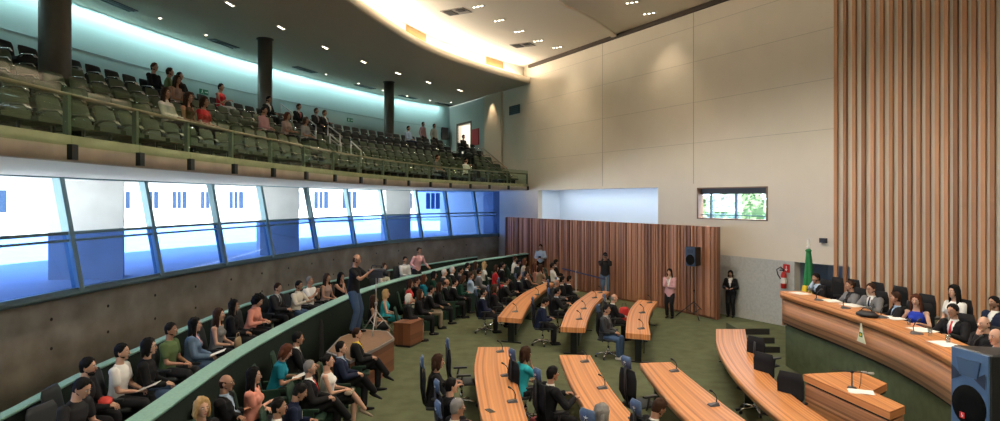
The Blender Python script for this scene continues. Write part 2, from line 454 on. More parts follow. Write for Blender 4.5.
for j in range(len(mul) - 1):
    i0, i1 = mul[j], mul[j + 1]
    if i1 - i0 < .3: continue
    fr = MB()
    railbar(fr, i0, i1, ZTR, .07, .12); railbar(fr, i0, i1, ZTR - .16, .05, .08)
    railbar(fr, i0, i1, ZW - .05, .08, .12); railbar(fr, i0, i1, ZSILL + .05, .07, .12)
    a0, a1 = wpt(i0, ZSILL), wpt(i0, ZW); t = (wpt(i0 + .3, ZSILL) - a0).normalized() * .07; o = V((-t.y, t.x, 0)).normalized() * .09
    fr._hex([a0 - t - o, a0 + t - o, a0 - t + o, a0 + t + o, a1 - t - o, a1 + t - o, a1 - t + o, a1 + t + o])
    w_ = struct(fr.build('window_%d' % (j + 1), FRAME))
    g = MB(); glassband(g, i0, i1, ZTR, ZW - .05)
    p = g.build('upper_pane', GBLUE if j >= 10 else GCLEAR, w_)
    g = MB(); glassband(g, i0, i1, ZSILL + .05, ZTR - .02); p = g.build('lower_pane', GBLUE, w_)
m = MB(); e0, e1 = WIN[-1], wpt(len(WIN) - 1.001, ZW); m.prism([tuple(e0 - TB * .12), tuple(e0 + TB * 1.3), tuple(V((e1.x, e1.y)) + TB * 1.3 - NB * .1), tuple(V((e1.x, e1.y)) - TB * .12)], 1.9, ZW); struct(m.build('trim_11', mat('dark_blue_post', (.03, .06, .12), .5)))
# closing strip between window head and soffit is the soffit edge itself
# ---------------------------------------------------------------- outside
ZG = 1.9
m = MB(); m.prism([(p.x, p.y) for p in offset(WIN, .3)] + [(2, 60), (-10, 140), (-140, 140), (-140, -20), (-10, -20)], ZG - .2, ZG)
struct(m.build('ground_outside', mat('pale_paving', (.70, .70, .70), .9, var=.06, vscale=.6)))
for (xa, xb, yb, dep, lab) in ((48, 118, 280, 1.0, 'widest outside pillar, behind the leftmost window bays'), (260, 297, 255, .9, 'outside pillar behind the middle of the window band'),
                          (386, 410, 241, .8, 'slim outside pillar behind the right part of the window band'), (480, 507, 233.5, 1.2, 'farthest outside pillar at the right end of the window band')):
    a = G(xa, yb, ZG); b = G(xb, yb, ZG); o = V((-.55, 1, 0)).normalized() * dep
    r_ = V((a.x, a.y, 0)); mb = MB(); mb.prism([(0, 0), (b.x - a.x, .25), (b.x - a.x + o.x, .25 + o.y), (o.x, o.y)], 0, ZS - ZG)
    c = mb.build('concrete_pillar', XCONC); c.location = (a.x, a.y, ZG)
    tag(c, 'pale concrete pillar, ' + lab, 'pillar', None)
WIND = mat('dark_outside_window', (.012, .03, .07), .7, spec=.1)
def building(x0, x1, y, z1, lab, n, wz):
    r = empty('outside_building', (x0, y, ZG)); tag(r, lab, 'building')
    L = x1 - x0
    mb = MB(); mb.box(0, L, 0, 8, 0, z1); mb.build('wall', mat('white_outside_wall', (.82, .80, .76), .8), r)
    mb = MB(); mb.box(-.3, L + .3, -.5, 8.3, z1, z1 + .5); mb.build('roof_slab', XCONC, r)
    for k in range(n):
        a = L * (k + .25) / n; mb = MB(); mb.box(a, a + L / n * .5, -.06, .02, wz, wz + 1.6)
        for q in range(1, 3): mb.box(a + L / n * .5 * q / 3 - .04, a + L / n * .5 * q / 3 + .04, -.1, 0, wz, wz + 1.6, mi=1)
        mb.build('window', [WIND, XCONC], r)
building(-52, -34, 46, 4.6, 'low white building outside beyond the leftmost window bay', 5, 1.2)
building(-40, -13, 62, 4.4, 'long low white building seen through the middle window bays', 10, 1.3)
building(-11, 3, 66, 3.9, 'small white building seen through the right window bays', 5, 1.2)
# ---------------------------------------------------------------- round interior columns on the balcony
COLM = mat('dark_bronze_column', (.085, .078, .065), .45, var=.08)
COLS = []
for (px, wpx, top, lab) in ((55, 28, None, 'thick dark round column at the upper left of the balcony'), (265, 14, 39, 'dark round column in the middle of the balcony seats'), (389, 10, 82, 'slimmest dark round column toward the right end of the balcony')):
    Y = 13.0 if top is None else F * (ZL - H) / (HY - top); r = wpx / 2 / F * Y; X = (px - 500) / F * Y
    COLS.append((X, Y)); c = MB(); c.loft([((0, 0, 0), r, r), ((0, 0, ZL - 4.6), r, r)], (1, 0, 0), 32); o = c.build('round_column', COLM); o.location = (X, Y, 4.6)
    c = MB(); c.loft([((0, 0, 0), r + .05, r + .05), ((0, 0, .03), r + .05, r + .05)], (1, 0, 0), 32); q = c.build('collar', DKMET, o); q.location = (0, 0, ZL - 4.6 - .03)
    tag(o, lab, 'column')
# ---------------------------------------------------------------- balustrade
bal = empty('glass_balustrade', (FRONT[40].x, FRONT[40].y, ZT)); B0 = V((-FRONT[40].x, -FRONT[40].y, -ZT))
tag(bal, 'glass balustrade with steel handrail along the curved balcony edge', 'railing')
MI = Matrix.Translation(B0)
def chunk(P, a, b): return P[a:b + 1]
posts = [at_px(FRONT, x)[2] for x in (70, 138, 189, 233, 272, 305, 334, 360, 384, 408, 430, 450, 470, 489, 508)]
posts = [posts[0] - (posts[1] - posts[0]) * k for k in (4, 3, 2, 1)] + posts + [len(FRONT) - 1.2]
def fpt(i, d=0):
    k = int(min(i, len(FRONT) - 2)); q = FRONT[k].lerp(FRONT[k + 1], i - k); t = (FRONT[k + 1] - FRONT[k]).normalized()
    return q + V((-t.y, t.x)) * d, t
for j in range(len(posts) - 1):
    g = MB(); A = [fpt(posts[j] + (posts[j + 1] - posts[j]) * k / 6, -.03)[0] for k in range(7)]; Bp = [fpt(posts[j] + (posts[j + 1] - posts[j]) * k / 6, -.018)[0] for k in range(7)]
    g.band(A, Bp, 4.70, 5.55); g.build('glass_panel', GRAIL, bal, M=MI)
for i in posts:
    q, t = fpt(i, .0); n = V((-t.y, t.x)); mb = MB()
    def hx(mb, q, t, n, w2, d0, d1, z0, z1):
        mb._hex([V((*(q + t * a + n * d), z)) for z in (z0, z1) for a in (-w2, w2) for d in (d0, d1)])
    hx(mb, q, t, n, .032, .005, .075, 4.62, 5.36); mb.build('post', mat('grey_green_post', (.20, .22, .18), .5, .4), bal, M=MI)
    mb = MB(); hx(mb, q, t, n, .06, -.07, .0, 4.52, 4.72); mb.build('bracket', DKMET, bal, M=MI)
mb = MB(); k0 = int(posts[0]); P = [V((p.x, p.y, 5.37)) for p in offset(FRONT, .05)[k0:]]; mb.tube(P, .028, 8); mb.build('handrail', mat('brass_brown_rail', (.32, .25, .17), .35, .6), bal, M=MI)
# ---------------------------------------------------------------- balcony seats
def make_balseat(m1, lab, full=True):
    r = empty('folding_seat'); tag(r, lab, 'seat', 'balcony seats')
    a = MB(); a.box(-.25, .25, -.10, .36, .40, .47, Matrix.Rotation(.05, 4, 'X')); a.build('seat', m1, r)
    b = MB()
    M = Matrix.Translation((0, -.12, .42)) @ Matrix.Rotation(.22, 4, 'X')
    b.loft([(M @ V((0, -.0, 0)), .22, .035), (M @ V((0, 0, .06)), .26, .04), (M @ V((0, 0, .40)), .265, .035), (M @ V((0, 0, .47)), .24, .03)], (1, 0, 0), 14); b.build('backrest', m1, r)
    for s in (-1, 1):
        c = MB(); c.tube([V((s * .29, -.15, .40)), V((s * .29, -.13, .60)), V((s * .29, -.02, .65)), V((s * .29, .22, .63)), V((s * .29, .27, .56))], .018, 6); c.build('armrest', CHROME, r)
    d = MB(); d.box(-.30, -.27, -.14, .12, 0, .42); d.box(.27, .30, -.14, .12, 0, .42); d.build('base', DKMET, r)
    return r
seatG = make_balseat(BALSEAT, 'x'); seatB = make_balseat(BLKSEAT, 'x')
ROWN = ['front', 'second', 'middle', 'fourth', 'last']
SEATS = []        # (row, px, location, rz, z)
for r in range(5):
    d, z = TIER[r]; R = OF(d); n = int(length(R) / .64); R = resample(R, n)
    for i in range(n):
        q = R[i]
        if q.y < 5: continue
        px = 500 + q.x / q.y * F
        if px < -12 or q.x + KB * q.y > CB - .5: continue
        if any((q - V(c)).length < .62 for c in COLS): continue
        if any(abs(px - c) < wd for c, wd in ((322 - r * 12, 5), (478 - r * 6, 7))): continue      # stair aisles
        t = (R[i + 1] - q).normalized(); nrm = V((t.y, -t.x)); SEATS.append([r, px, q, math.atan2(nrm.y, nrm.x) - math.pi / 2, z, False])
BALPPL = []
def take(r, px):
    c = min((s for s in SEATS if s[0] == r and not s[5]), key=lambda s: abs(s[1] - px)); c[5] = True; return c
# people of the balcony choose their seat in the people section; seats are placed after that
def place_balseats():
    used = {0: 0, 1: 0}
    L = sorted(SEATS, key=lambda s: s[2].y)[:300]
    for s in L:
        r, px, q, rz, z, occ = s
        black = r == 4 or (r == 3 and px > 300)
        o = seatB if black else seatG
        k = 1 if black else 0
        if used[k]: o = copy_tree(o)
        used[k] = 1
        o.location = (q.x, q.y, z); o.rotation_euler = (0, 0, rz)
        zone = 'left of the first column' if px < 41 else 'between the first and second columns' if px < 265 else 'between the second and third columns' if px < 389 else 'right of the third column'
        st = 'occupied' if occ else 'empty'
        lab = '%s %s seat in the %s balcony row, %s' % (st, 'black' if black else 'moss green', ROWN[r], zone)
        o['label'] = lab; o['group'] = ('%s seats, %s balcony row, %s' % (st, ROWN[r], zone))
# ---------------------------------------------------------------- stair handrails on the balcony
def stairrail(pxa, da, pxb, db, lab, mt=STEEL, rad=.022):
    p0 = at_px(OF(da), pxa)[0]; p1 = at_px(OF(db), pxb)[0]; zz = lambda d: 4.66 + max(0, (d - .7) / .92) * .44
    r = empty('stair_handrail', (p0.x, p0.y, zz(da))); tag(r, lab, 'handrail')
    a = V((0, 0, 0)); b = V((p1.x - p0.x, p1.y - p0.y, zz(db) - zz(da))); up = V((0, 0, .95))
    mb = MB(); mb.tube([a, a + up], .022); mb.build('post', mt, r)
    mb = MB(); mb.tube([b, b + up], .022); mb.build('post', mt, r)
    mb = MB(); mb.tube([a + up, b + up], rad); mb.build('top_rail', mt, r)
    mb = MB(); mb.tube([a + up * .55, b + up * .55], .014); mb.build('lower_rail', mt, r)
stairrail(281, 5.0, 292, 4.1, 'steel stair handrail left of the suited spectators on the balcony')
stairrail(304, 4.0, 316, 3.0, 'steel stair handrail below the suited spectators on the balcony')
stairrail(328, 3.3, 340, 2.4, 'steel stair handrail right of the suited spectators on the balcony')
stairrail(330, 2.2, 341, 1.3, 'lower steel stair handrail right of the suited spectators, nearer the glass')
stairrail(351, 1.8, 361, .9, 'short steel stair handrail just behind the middle of the glass balustrade')
stairrail(482, 3.6, 507, .8, 'sloping brown stair handrail at the right end of the balcony', mat('brass_brown_rail', (.32, .25, .17), .35, .6), .03)
# ---------------------------------------------------------------- door and things at the balcony end
m = MB(); hexw(m, yu1 + .12, yu1, 6.8, 8.92, -.05, .05); hexw(m, yu0, yu0 - .12, 6.8, 8.92, -.05, .05); hexw(m, yu1 + .12, yu0 - .12, 8.8, 8.92, -.05, .05)
d_ = struct(m.build('door_1', mat('dark_door_frame', (.10, .06, .035), .6)))
m = MB(); hexw(m, yu1 + .5, yu0 - .5, 6.8, 9, -2.0, -1.9); hexw(m, yu1 + .5, yu1 + .4, 6.8, 9, -1.9, T); hexw(m, yu0 - .4, yu0 - .5, 6.8, 9, -1.9, T); hexw(m, yu1 + .5, yu0 - .5, 6.7, 6.8, -2, T); hexw(m, yu1 + .5, yu0 - .5, 8.95, 9.05, -2, T)
struct(m.build('wall_corridor', WHITE))
def lamp(kind, name, loc, energy, color, **k):
    l = bpy.data.lights.new(name, kind); l.energy = energy; l.color = color
    for a, b in k.items(): setattr(l, a, b)
    o = bpy.data.objects.new(name, l); COL.objects.link(o); o.location = loc; return o
q = WP((yu0 + yu1) / 2, -1.0, 8.7); lamp('POINT', 'corridor_lamp', q, 60, (1, .97, .9), shadow_soft_size=.15)
def wallthing(name, Y0, Y1, z0, z1, o0, o1, mt, lab, cat):
    m = MB(); hexw(m, Y0, Y1, z0, z1, o0, o1); o = m.build(name, mt); tag(o, lab, cat); return o
wallthing('notice_board', wy(479.5), wy(473), 7.35, 8.35, .025, .08, mat('red_board', (.5, .03, .03), .5), 'red notice panel beside the lit balcony door', 'panel')
def speakerbox(name, loc, rz, w, h, d, face, lab, grille=True, tilt=0):
    r = empty(name, loc, rz); tag(r, lab, 'loudspeaker')
    a = MB(); a.loft([((0, -d / 2, 0), w / 2 * .72, h / 2 * .94), ((0, d * .1, 0), w / 2 * .98, h / 2), ((0, d / 2, 0), w / 2, h / 2)], (1, 0, 0), 4)
    # square loft turned 45 degrees: use an explicit tapered box instead
    a = MB(); P = [V((sx * w / 2 * (1 if y > 0 else .66), y * d / 2, sz * h / 2 * (1 if y > 0 else .95))) for sz in (-1, 1) for y in (-1, 1) for sx in (-1, 1)]
    a._hex(P); b = a.build('cabinet', BLACK, r)
    bv = b.modifiers.new('bevel', 'BEVEL'); bv.width = min(w, h) * .06; bv.segments = 3
    f = MB(); f._hex([V((sx * w / 2 * .95, d / 2 + y, sz * h / 2 * .97)) for sz in (-1, 1) for y in (-.005, .012) for sx in (-1, 1)]); f_ = f.build('front_baffle', face, r)
    bv = f_.modifiers.new('bevel', 'BEVEL'); bv.width = min(w, h) * .05; bv.segments = 3
    g = MB(); c = V((0, d / 2 + .012, -h * .17)); rad = w * .43
    g.loft([(c, rad, rad), (c + V((0, .012, 0)), rad * .97, rad * .97), (c + V((0, .014, 0)), rad * .5, rad * .5)], (1, 0, 0), 28); g.build('woofer_grille', mat('black_grille', (.006, .006, .006), .9, var=.3, vscale=150, spec=.05), r)
    hn = MB(); c = V((0, d / 2 + .012, h * .28)); hn._hex([c + V((sx * w * (.30 if sz > 0 else .22), y, sz * h * .10)) for sz in (-1, 1) for y in (0, .012) for sx in (-1, 1)]); hn.build('horn', mat('horn_' + face.name, tuple(c * .62 for c in list(face.node_tree.nodes['Principled BSDF'].inputs['Base Color'].default_value)[:3]), .4), r)
    return r
q = WP(42.9, .5, 8.35); speakerbox('wall_loudspeaker', q, math.atan2(NB.y, NB.x) - math.pi / 2 - .3, .55, .8, .45, BLACK, 'black loudspeaker hung high in the balcony corner left of the lit door')
# vents and box on the upper right of the balcony
def ventthing(name, px0, px1, pt, pb, lab):
    Y0, Y1 = wy(px1), wy(px0); z1 = H + (HY - pt) / F * Y0; z0 = H + (HY - pb) / F * Y0
    r = empty(name, WP((Y0 + Y1) / 2, 0, z0)); tag(r, lab, 'vent'); MM = Matrix.Translation(-r.location)
    m = MB(); hexw(m, Y0, Y1, z0, z1, .0, .03); m.build('frame', DKMET, r, M=MM)
    m = MB()
    for k in range(5): zz = z0 + (z1 - z0) * (k + .5) / 5; hexw(m, Y0 + .03, Y1 - .03, zz - .02, zz + .02, .03, .045)
    m.build('louvre', DARKGAP, r, M=MM)
ventthing('wall_vent', 509.5, 520, 104, 113, 'small dark wall vent at the right end of the balcony')
# wall sensor, extinguisher, signs near the podium
Y = wy(824); wallthing('wall_box', wy(827.5), wy(821), 2.72, 2.86, 0, .09, BLACK, 'small black wall box between the flag and the tall slats', 'wall box')
def extinguisher():
    Y = wy(787); q = WP(Y, .16, 0); z0 = H - (288 - HY) / F * Y
    r = empty('fire_extinguisher', (q.x, q.y, z0)); tag(r, 'red fire extinguisher hung on the speckled grey wall left of the flag', 'fire extinguisher')
    RED = mat('red_enamel', (.45, .015, .01), .3)
    a = MB(); a.loft([((0, 0, 0), .075, .075), ((0, 0, .02), .09, .09), ((0, 0, .42), .09, .09), ((0, 0, .49), .06, .06), ((0, 0, .53), .03, .03)], (1, 0, 0), 20); a.build('cylinder', RED, r)
    a = MB(); a.box(-.03, .03, -.02, .12, .55, .58); a.box(-.03, .03, -.03, .1, .60, .62); a.loft([((0, 0, .52), .025, .025), ((0, 0, .6), .02, .02)], (1, 0, 0), 10); a.build('valve', BLACK, r, M=Matrix.Rotation(math.radians(60), 4, 'Z'))
    a = MB(); a.tube([V((0, 0, .58)), V((-.12, -.06, .68)), V((-.24, -.05, .60)), V((-.20, -.03, .45)), V((-.12, -.06, .3))], .018, 8); a.build('hose', BLACK, r)
    a = MB(); a.loft([((0, 0, .16), .0915, .0915), ((0, 0, .34), .0915, .0915)], (1, 0, 0), 20, caps=False); a.build('label', mat('label_white', (.7, .68, .6), .6), r)
    Yc = wy(787.5); r2 = empty('extinguisher_sign', WP(Yc, .045, H - 72.5 / F * Yc)); tag(r2, 'red square fire extinguisher sign with white arrow above the extinguisher', 'sign')
    Mx = Matrix.Rotation(math.atan2(NB.y, NB.x) + math.pi / 2, 4, 'Z')
    a = MB(); a.box(-.12, .12, -.01, 0, 0, .26, Mx); a.build('plate', RED, r2)
    a = MB()
    a.box(-.012, .012, -.016, -.011, .10, .21, Mx); a.quad([Mx @ V((-.05, -.016, .11)), Mx @ V((.05, -.016, .11)), Mx @ V((0, -.016, .04))])
    a.build('arrow', PAPER, r2)
extinguisher()
def exitsign(loc, rz, s, lab):
    r = empty('exit_sign', loc, rz); tag(r, lab, 'sign'); a = MB(); a.box(-.19 * s, .19 * s, -.012, .012, 0, .16 * s); a.build('plate', mat('exit_green', (.01, .12, .06), .5, emit=(.01, .2, .1), estr=.15), r)
    a = MB(); y = -.016
    a.box(.02 * s, .13 * s, y - .002, y, .07 * s, .09 * s); a.quad([(.12 * s, y, .045 * s), (.17 * s, y, .08 * s), (.12 * s, y, .115 * s)])
    a.build('arrow', PAPER, r)
    a = MB(); a.ell((-.09 * s, y, .135 * s), .014 * s, .003, .014 * s); a.box(-.115 * s, -.07 * s, y - .002, y, .07 * s, .115 * s); a.quad([(-.11 * s, y, .07 * s), (-.08 * s, y, .07 * s), (-.13 * s, y, .02 * s), (-.15 * s, y, .02 * s)]); a.quad([(-.09 * s, y, .07 * s), (-.07 * s, y, .07 * s), (-.04 * s, y, .02 * s), (-.06 * s, y, .02 * s)])
    a.build('running_figure', PAPER, r)
q = at_px(offset(OUT_, .02), 172); zq = zC + .02; exitsign((q[0].x, q[0].y, zq), math.radians(-15), .65, 'small green exit sign standing on the ledge behind the left gallery')
for px, py, lab in ((204, 92, 'tiny green exit sign on the rear balcony wall above the left spectators'), (350, 120, 'tiny green exit sign on the rear balcony wall right of the suited men')):
    p_ = at_px(offset(REAR, -.04), px); q = p_[0]; z = H + (HY - py) / F * q.y; t = p_[1]; exitsign((q.x, q.y, z - .1), math.atan2(t.y, t.x), 1.25, lab)
# ---------------------------------------------------------------- ceiling fixtures
def ORD(v, L): return ('first', 'second', 'third', 'fourth', 'fifth', 'sixth', 'seventh', 'eighth')[L.index(v)]
GLOW = mat('lamp_glow', (1, .9, .75), emit=(1, .86, .66), estr=14)
HOUS = mat('lamp_housing', (.55, .52, .47), .6)
def ray_ceiling(px, py, z): return G(px, py, z)
def downlight(px, py, z, n, power, lab, ang, grp, spot=True, boost=1):
    power = power * 2.2 * boost
    q = G(px, py, z); r = empty('ceiling_spotlight', (q.x, q.y, z), ang); tag(r, lab, 'ceiling light', grp)
    L = .17 * n + .03
    a = MB(); a.box(-L / 2, L / 2, -.07, .07, -.025, -.001); a.build('housing', HOUS, r)
    for k in range(n):
        a = MB(); x = (k - (n - 1) / 2) * .17; a.loft([((x, 0, -.034), .036, .036), ((x, 0, -.024), .04, .04)], (1, 0, 0), 14); a.build('bulb', GLOW, r)
    if spot:
        l = lamp('SPOT', 'spot', (q.x, q.y, z - .06), power, (1, .80, .56), spot_size=math.radians(95), spot_blend=.8, shadow_soft_size=.08)
    return r
for px, py in ((230, 3.5), (281, 27), (325, 47), (363.5, 61.5), (398, 73), (428.5, 82), (460, 90), (489, 96.5)):
    q = G(px, py, ZL); p_ = at_px(FRONT, px); t = p_[1]
    downlight(px, py, ZL, 3, 60, ORD(px, (230, 281, 325, 363.5, 398, 428.5, 460, 489)) + ' triple ceiling spotlight from the left, in the curved row under the dark low ceiling', math.atan2(t.y, t.x), 'triple spotlights of the low ceiling', boost=(5 if px > 480 else 1))
for px, py in ((160, 17.5), (206, 34.5), (326, 74), (358.5, 83), (383, 90), (407, 95.5), (430, 100), (451, 102)):
    downlight(px, py, ZL, 1, 30, ORD(px, (160, 206, 326, 358.5, 383, 407, 430, 451)) + ' single ceiling spotlight from the left, near the rear wall of the balcony', 0, 'single spotlights of the low ceiling', spot=(px in (206, 358.5, 451)))
for px, py in ((478, 6), (499, 20), (519, 31), (538, 40.5), (557, 47), (632, 2), (649, 13)):
    downlight(px, py, ZM, 3, 85, (ORD(px, (478, 499, 519, 538, 557)) + ' triple ceiling spotlight from the left, in the row beside the curved cove' if px < 600 else ORD(px, (632, 649)) + ' of two triple ceiling spotlights beyond the step in the main ceiling'), math.radians(-30), 'triple spotlights by the cove' if px < 600 else 'triple spotlights by the wall')
for x, y, e_ in ((3, 3, 1150), (7, 3, 900), (11, 5, 550), (7.5, 9, 650), (2.5, 9, 1150), (1.5, 14.5, 1150), (6, 14, 750), (3, 19, 850)):       # the rest of the ceiling's lamps, above the frame
    l = lamp('SPOT', 'spot', (x, y, ZM - .06), e_, (1, .88, .73), spot_size=math.radians(136), spot_blend=.6, shadow_soft_size=.12)
def slot(px, py, z, L, lab, ang, grp):
    q = G(px, py, z); r = empty('linear_diffuser', (q.x, q.y, z), ang); tag(r, lab, 'vent', grp)
    a = MB(); a.box(-L / 2, L / 2, -.16, .16, -.02, -.001); a.build('slot', DARKGAP, r)
    a = MB(); a.box(-L / 2, L / 2, -.02, .02, -.032, -.018); a.box(-L / 2, L / 2, -.17, -.14, -.032, -.001); a.box(-L / 2, L / 2, .14, .17, -.032, -.001); a.build('blade', DKMET, r)
for px, py in ((117, 4), (224, 43.5), (305, 69.5), (365, 86.5), (408, 97), (444, 104)):
    t = at_px(OF(6), px)[1]; slot(px, py, ZL, 1.5, ORD(px, (117, 224, 305, 365, 408, 444)) + ' dark linear air slot from the left in the low ceiling', math.atan2(t.y, t.x), 'linear air slots')
def sqvent(px, py, lab):
    q = G(px, py, ZM); r = empty('ceiling_vent', (q.x, q.y, ZM), math.radians(-28)); tag(r, lab, 'vent')
    a = MB(); a.box(-.5, .5, -.35, .35, -.02, 0); a.build('frame', mat('vent_grey', (.22, .20, .17), .6), r)
    a = MB(); a.box(-.42, -.05, -.28, .28, -.035, -.018); a.box(.12, .40, -.28, .05, -.035, -.018); a.build('opening', DARKGAP, r)
sqvent(456, 11.5, 'square ceiling vent in the bright ceiling near the top edge'); sqvent(522.5, 45, 'square ceiling vent in the bright ceiling close to the wall')
# gold slots on the cove fascia
for px0, px1, lab in ((406, 425.5, 'ochre ventilation grille on the cove, the larger one'), (486, 503, 'ochre ventilation grille on the cove, nearer the wall')):
    FA = OC(.49); a_ = at_px(FA, px0); b_ = at_px(FA, px1); i0, i1 = a_[2], b_[2]
    P = [FA[0]] * 0; n = 5
    for k in range(n + 1):
        i = i0 + (i1 - i0) * k / n; j = int(i); P.append(FA[j].lerp(FA[j + 1], i - j))
    c = P[0]; m = MB(); A = [V((p.x - c.x, p.y - c.y)) for p in P]; B_ = [p.copy() for p in offset(A, -.03)]
    m.band(A, B_, 0, .36); o = m.build('cove_grille', mat('ochre_grille', (.26, .17, .06), .7)); o.location = (c.x, c.y, ZL + .55); tag(o, lab, 'vent')
# cove lighting: LED strips lying on the lip, and the wall-washer slot along the rear wall
def strip_lights(P, z, a, b, step, e, color, rot, wdt=.08, name='cove_led'):
    i = a
    while i + step <= b:
        p, q = P[i], P[i + step]; c = (p + q) / 2; L = (q - p).length; t = (q - p).normalized()
        o = lamp('AREA', name, (c.x, c.y, z), e * L, color, shape='RECTANGLE', size=L, size_y=wdt)
        X = V((t.x, t.y, 0)); n = V((-t.y, t.x, 0)); d = (n * rot[0] + V((0, 0, rot[1]))).normalized(); Zx = -d; Y_ = Zx.cross(X)
        o.matrix_world = Matrix.Translation((c.x, c.y, z)) @ Matrix((X, Y_, Zx)).transposed().to_4x4()
        i += step
strip_lights(OC(.20), ZL + .15, 6, 108, 6, 11, (1, .84, .62), (.1, 1))
strip_lights(OC(.14), ZL + .33, 6, 108, 6, 26, (1, .86, .68), (-.8, .55))
strip_lights(offset(REAR, -.18), ZL - .03, 84, 109, 8, 8, (.72, 1, 1), (.12, -1), name='wall_washer')
strip_lights(offset(REAR, -.18), ZL - .03, 20, 84, 8, 10, (.72, 1, 1), (.12, -1), name='wall_washer')

# ---------------------------------------------------------------- small window in the back wall
BRN = mat('brown_window_frame', (.16, .085, .045), .5)
m = MB(); z0, z1 = 3.31, 4.45
hexw(m, yw1, yw1 - .06, z0, z1, -.25, .01); hexw(m, yw0 + .06, yw0, z0, z1, -.25, .01); hexw(m, yw1, yw0, z1 - .04, z1, -.25, .01); hexw(m, yw1, yw0, z0, z0 + .04, -.25, .01)
wn = struct(m.build('window_20', BRN))
m = MB(); hexw(m, yw1 - .06, yw0 + .06, z1 - .24, z1 - .04, -.22, -.12); m.build('header', mat('dark_window_header', (.012, .016, .02), .5), wn)
m = MB()
for px in (708, 733, 764.5):
    Y = wy(px); hexw(m, Y + .03, Y - .03, z0 + .04, z1 - .24, -.20, -.14)
hexw(m, yw1 - .06, yw0 + .06, z0 + .14, z0 + .17, -.20, -.15)
m.build('mullions', mat('navy_mullion', (.03, .07, .13), .4), wn)
m = MB(); hexw(m, yw1 - .06, yw0 + .06, z0 + .04, z1 - .24, -.175, -.17); m.build('pane', GCLEAR, wn)
# trees seen through it
LEAF = mat('tree_leaves', (.05, .10, .03), .8, var=.5, vscale=2)
def tree(x, y, h, r0, lab):
    r = empty('tree', (x, y, 0)); tag(r, lab, 'tree'); rr = random.Random(int(x * 10))
    m = MB(); m.tube([V((0, 0, 0)), V((.1, 0, h * .3)), V((0, .1, h * .6))], [.25, .2, .12], 8); m.build('trunk', mat('bark', (.09, .06, .04), .9), r)
    m = MB()
    for k in range(420):
        a = rr.uniform(0, 6.28); e = rr.uniform(-.9, 1.2); rad = r0 * (.55 + .5 * rr.random()); c = V((rad * math.cos(a) * math.cos(e), rad * math.sin(a) * math.cos(e), h * .68 + h * .30 * math.sin(e)))
        s_ = rr.uniform(.12, .3); u = V((rr.uniform(-1, 1), rr.uniform(-1, 1), rr.uniform(-1, 1))).normalized(); w_ = u.orthogonal().normalized(); m.quad([c - u * s_, c + w_ * s_ * .6, c + u * s_, c - w_ * s_ * .6])
    m.ell((0, 0, h * .66), r0 * .72, r0 * .72, h * .26, nu=14, nv=10, fn=lambda d, q: q * (1 + .3 * noise.noise(d * 2.5))); m.build('foliage', LEAF, r, fix=False)
for x, y, h, r0, lab in ((12.6, 38, 4.3, 2.0, 'leafy green tree outside, behind the left part of the small wall window'), (15.3, 41, 4.7, 2.3, 'leafy green tree outside, behind the middle of the small wall window'), (17.6, 42, 4.1, 2.0, 'lower leafy green tree outside, behind the right part of the small wall window')):
    tree(x, y, h, r0, lab)

lamp('SPOT', 'pilaster_spot', tuple(WP(wy(494), .45, ZL - .08)), 160, (1, .78, .52), spot_size=math.radians(70), spot_blend=.6, shadow_soft_size=.05)
qn = WP((yr0 + yr1) / 2, -.55, 4.46); l = lamp('AREA', 'recess_fill', tuple(qn), 50, (.88, .95, 1), shape='RECTANGLE', size=yr1 - yr0, size_y=.15); l.rotation_euler = (0, 0, math.atan2(TB.y, TB.x))  # added fill lamp that brightens the recess; no known fitting there
# ---------------------------------------------------------------- slatted partition in front of the wall
CP = 19.16
def pp(px, off=0):
    Y = CP / ((px - 500) / F + KB); return V((CP - KB * Y, Y)) + NB * off
pa, pb = pp(716), pp(506)
prt = empty('slatted_partition', (pa.x, pa.y, 0)); tag(prt, 'freestanding partition of reddish vertical wooden slats in front of the beige wall', 'partition')
PM = Matrix.Translation((-pa.x, -pa.y, 0)); LP = (pb - pa).length; PH = 3.10
def pw(s, off, z): q = pa + TB * s + NB * off; return V((q.x, q.y, z))
m = MB(); m._hex([pw(s, o, z) for z in (0.0, PH) for s in (0, LP) for o in (-.14, -.04)]); m.build('backing_panel', WOODD, prt, M=PM)
m = MB(); rr = random.Random(11); s = 0.02; i = 0
while s < LP - .1:
    wd = rr.choice((.06, .085, .085, .12)); o = rr.choice((.02, .05, .085)); m._hex([pw(a, b, z) for z in (.08, PH) for a in (s, min(LP, s + wd)) for b in (-.04, o)], None, 0, i * 1.9); s += wd + rr.choice((.03, .055, .07)); i += 1
m.build('slats', WOODP, prt, M=PM)
m = MB(); m._hex([pw(a, b, z) for z in (0, PH) for a in (-.04, .0) for b in (-.16, .06)], None, 0, 3.1); m.build('end_board', WOODP, prt, M=PM)
m = MB(); m._hex([pw(a, b, z) for z in (0, .08) for a in (0, LP) for b in (-.04, .0)]); m.build('plinth', WOODD, prt, M=PM)

# ---------------------------------------------------------------- gallery walls (dark green with teal ledges)
def gallery(P, th, lab, za=0, cut=None, sgn=1):
    c = P[0]; Q = [V((p.x - c.x, p.y - c.y)) for p in P]; r = empty('gallery_wall', (c.x, c.y, 0)); tag(r, lab, 'low wall')
    m = MB(); m.band(offset(Q, .02), offset(Q, th - .02), 0, zC - .04); m.build('green_panel', GREEND, r)
    m = MB(); m.band(Q, offset(Q, th), zC - .04, zC); m.build('ledge', CAP, r); return r
gallery(INR, .30, 'curved dark green gallery wall with wide teal ledge in front of the left spectators')
gallery(OUT_, .14, 'curved dark green wall with thin teal ledge behind the left spectators')
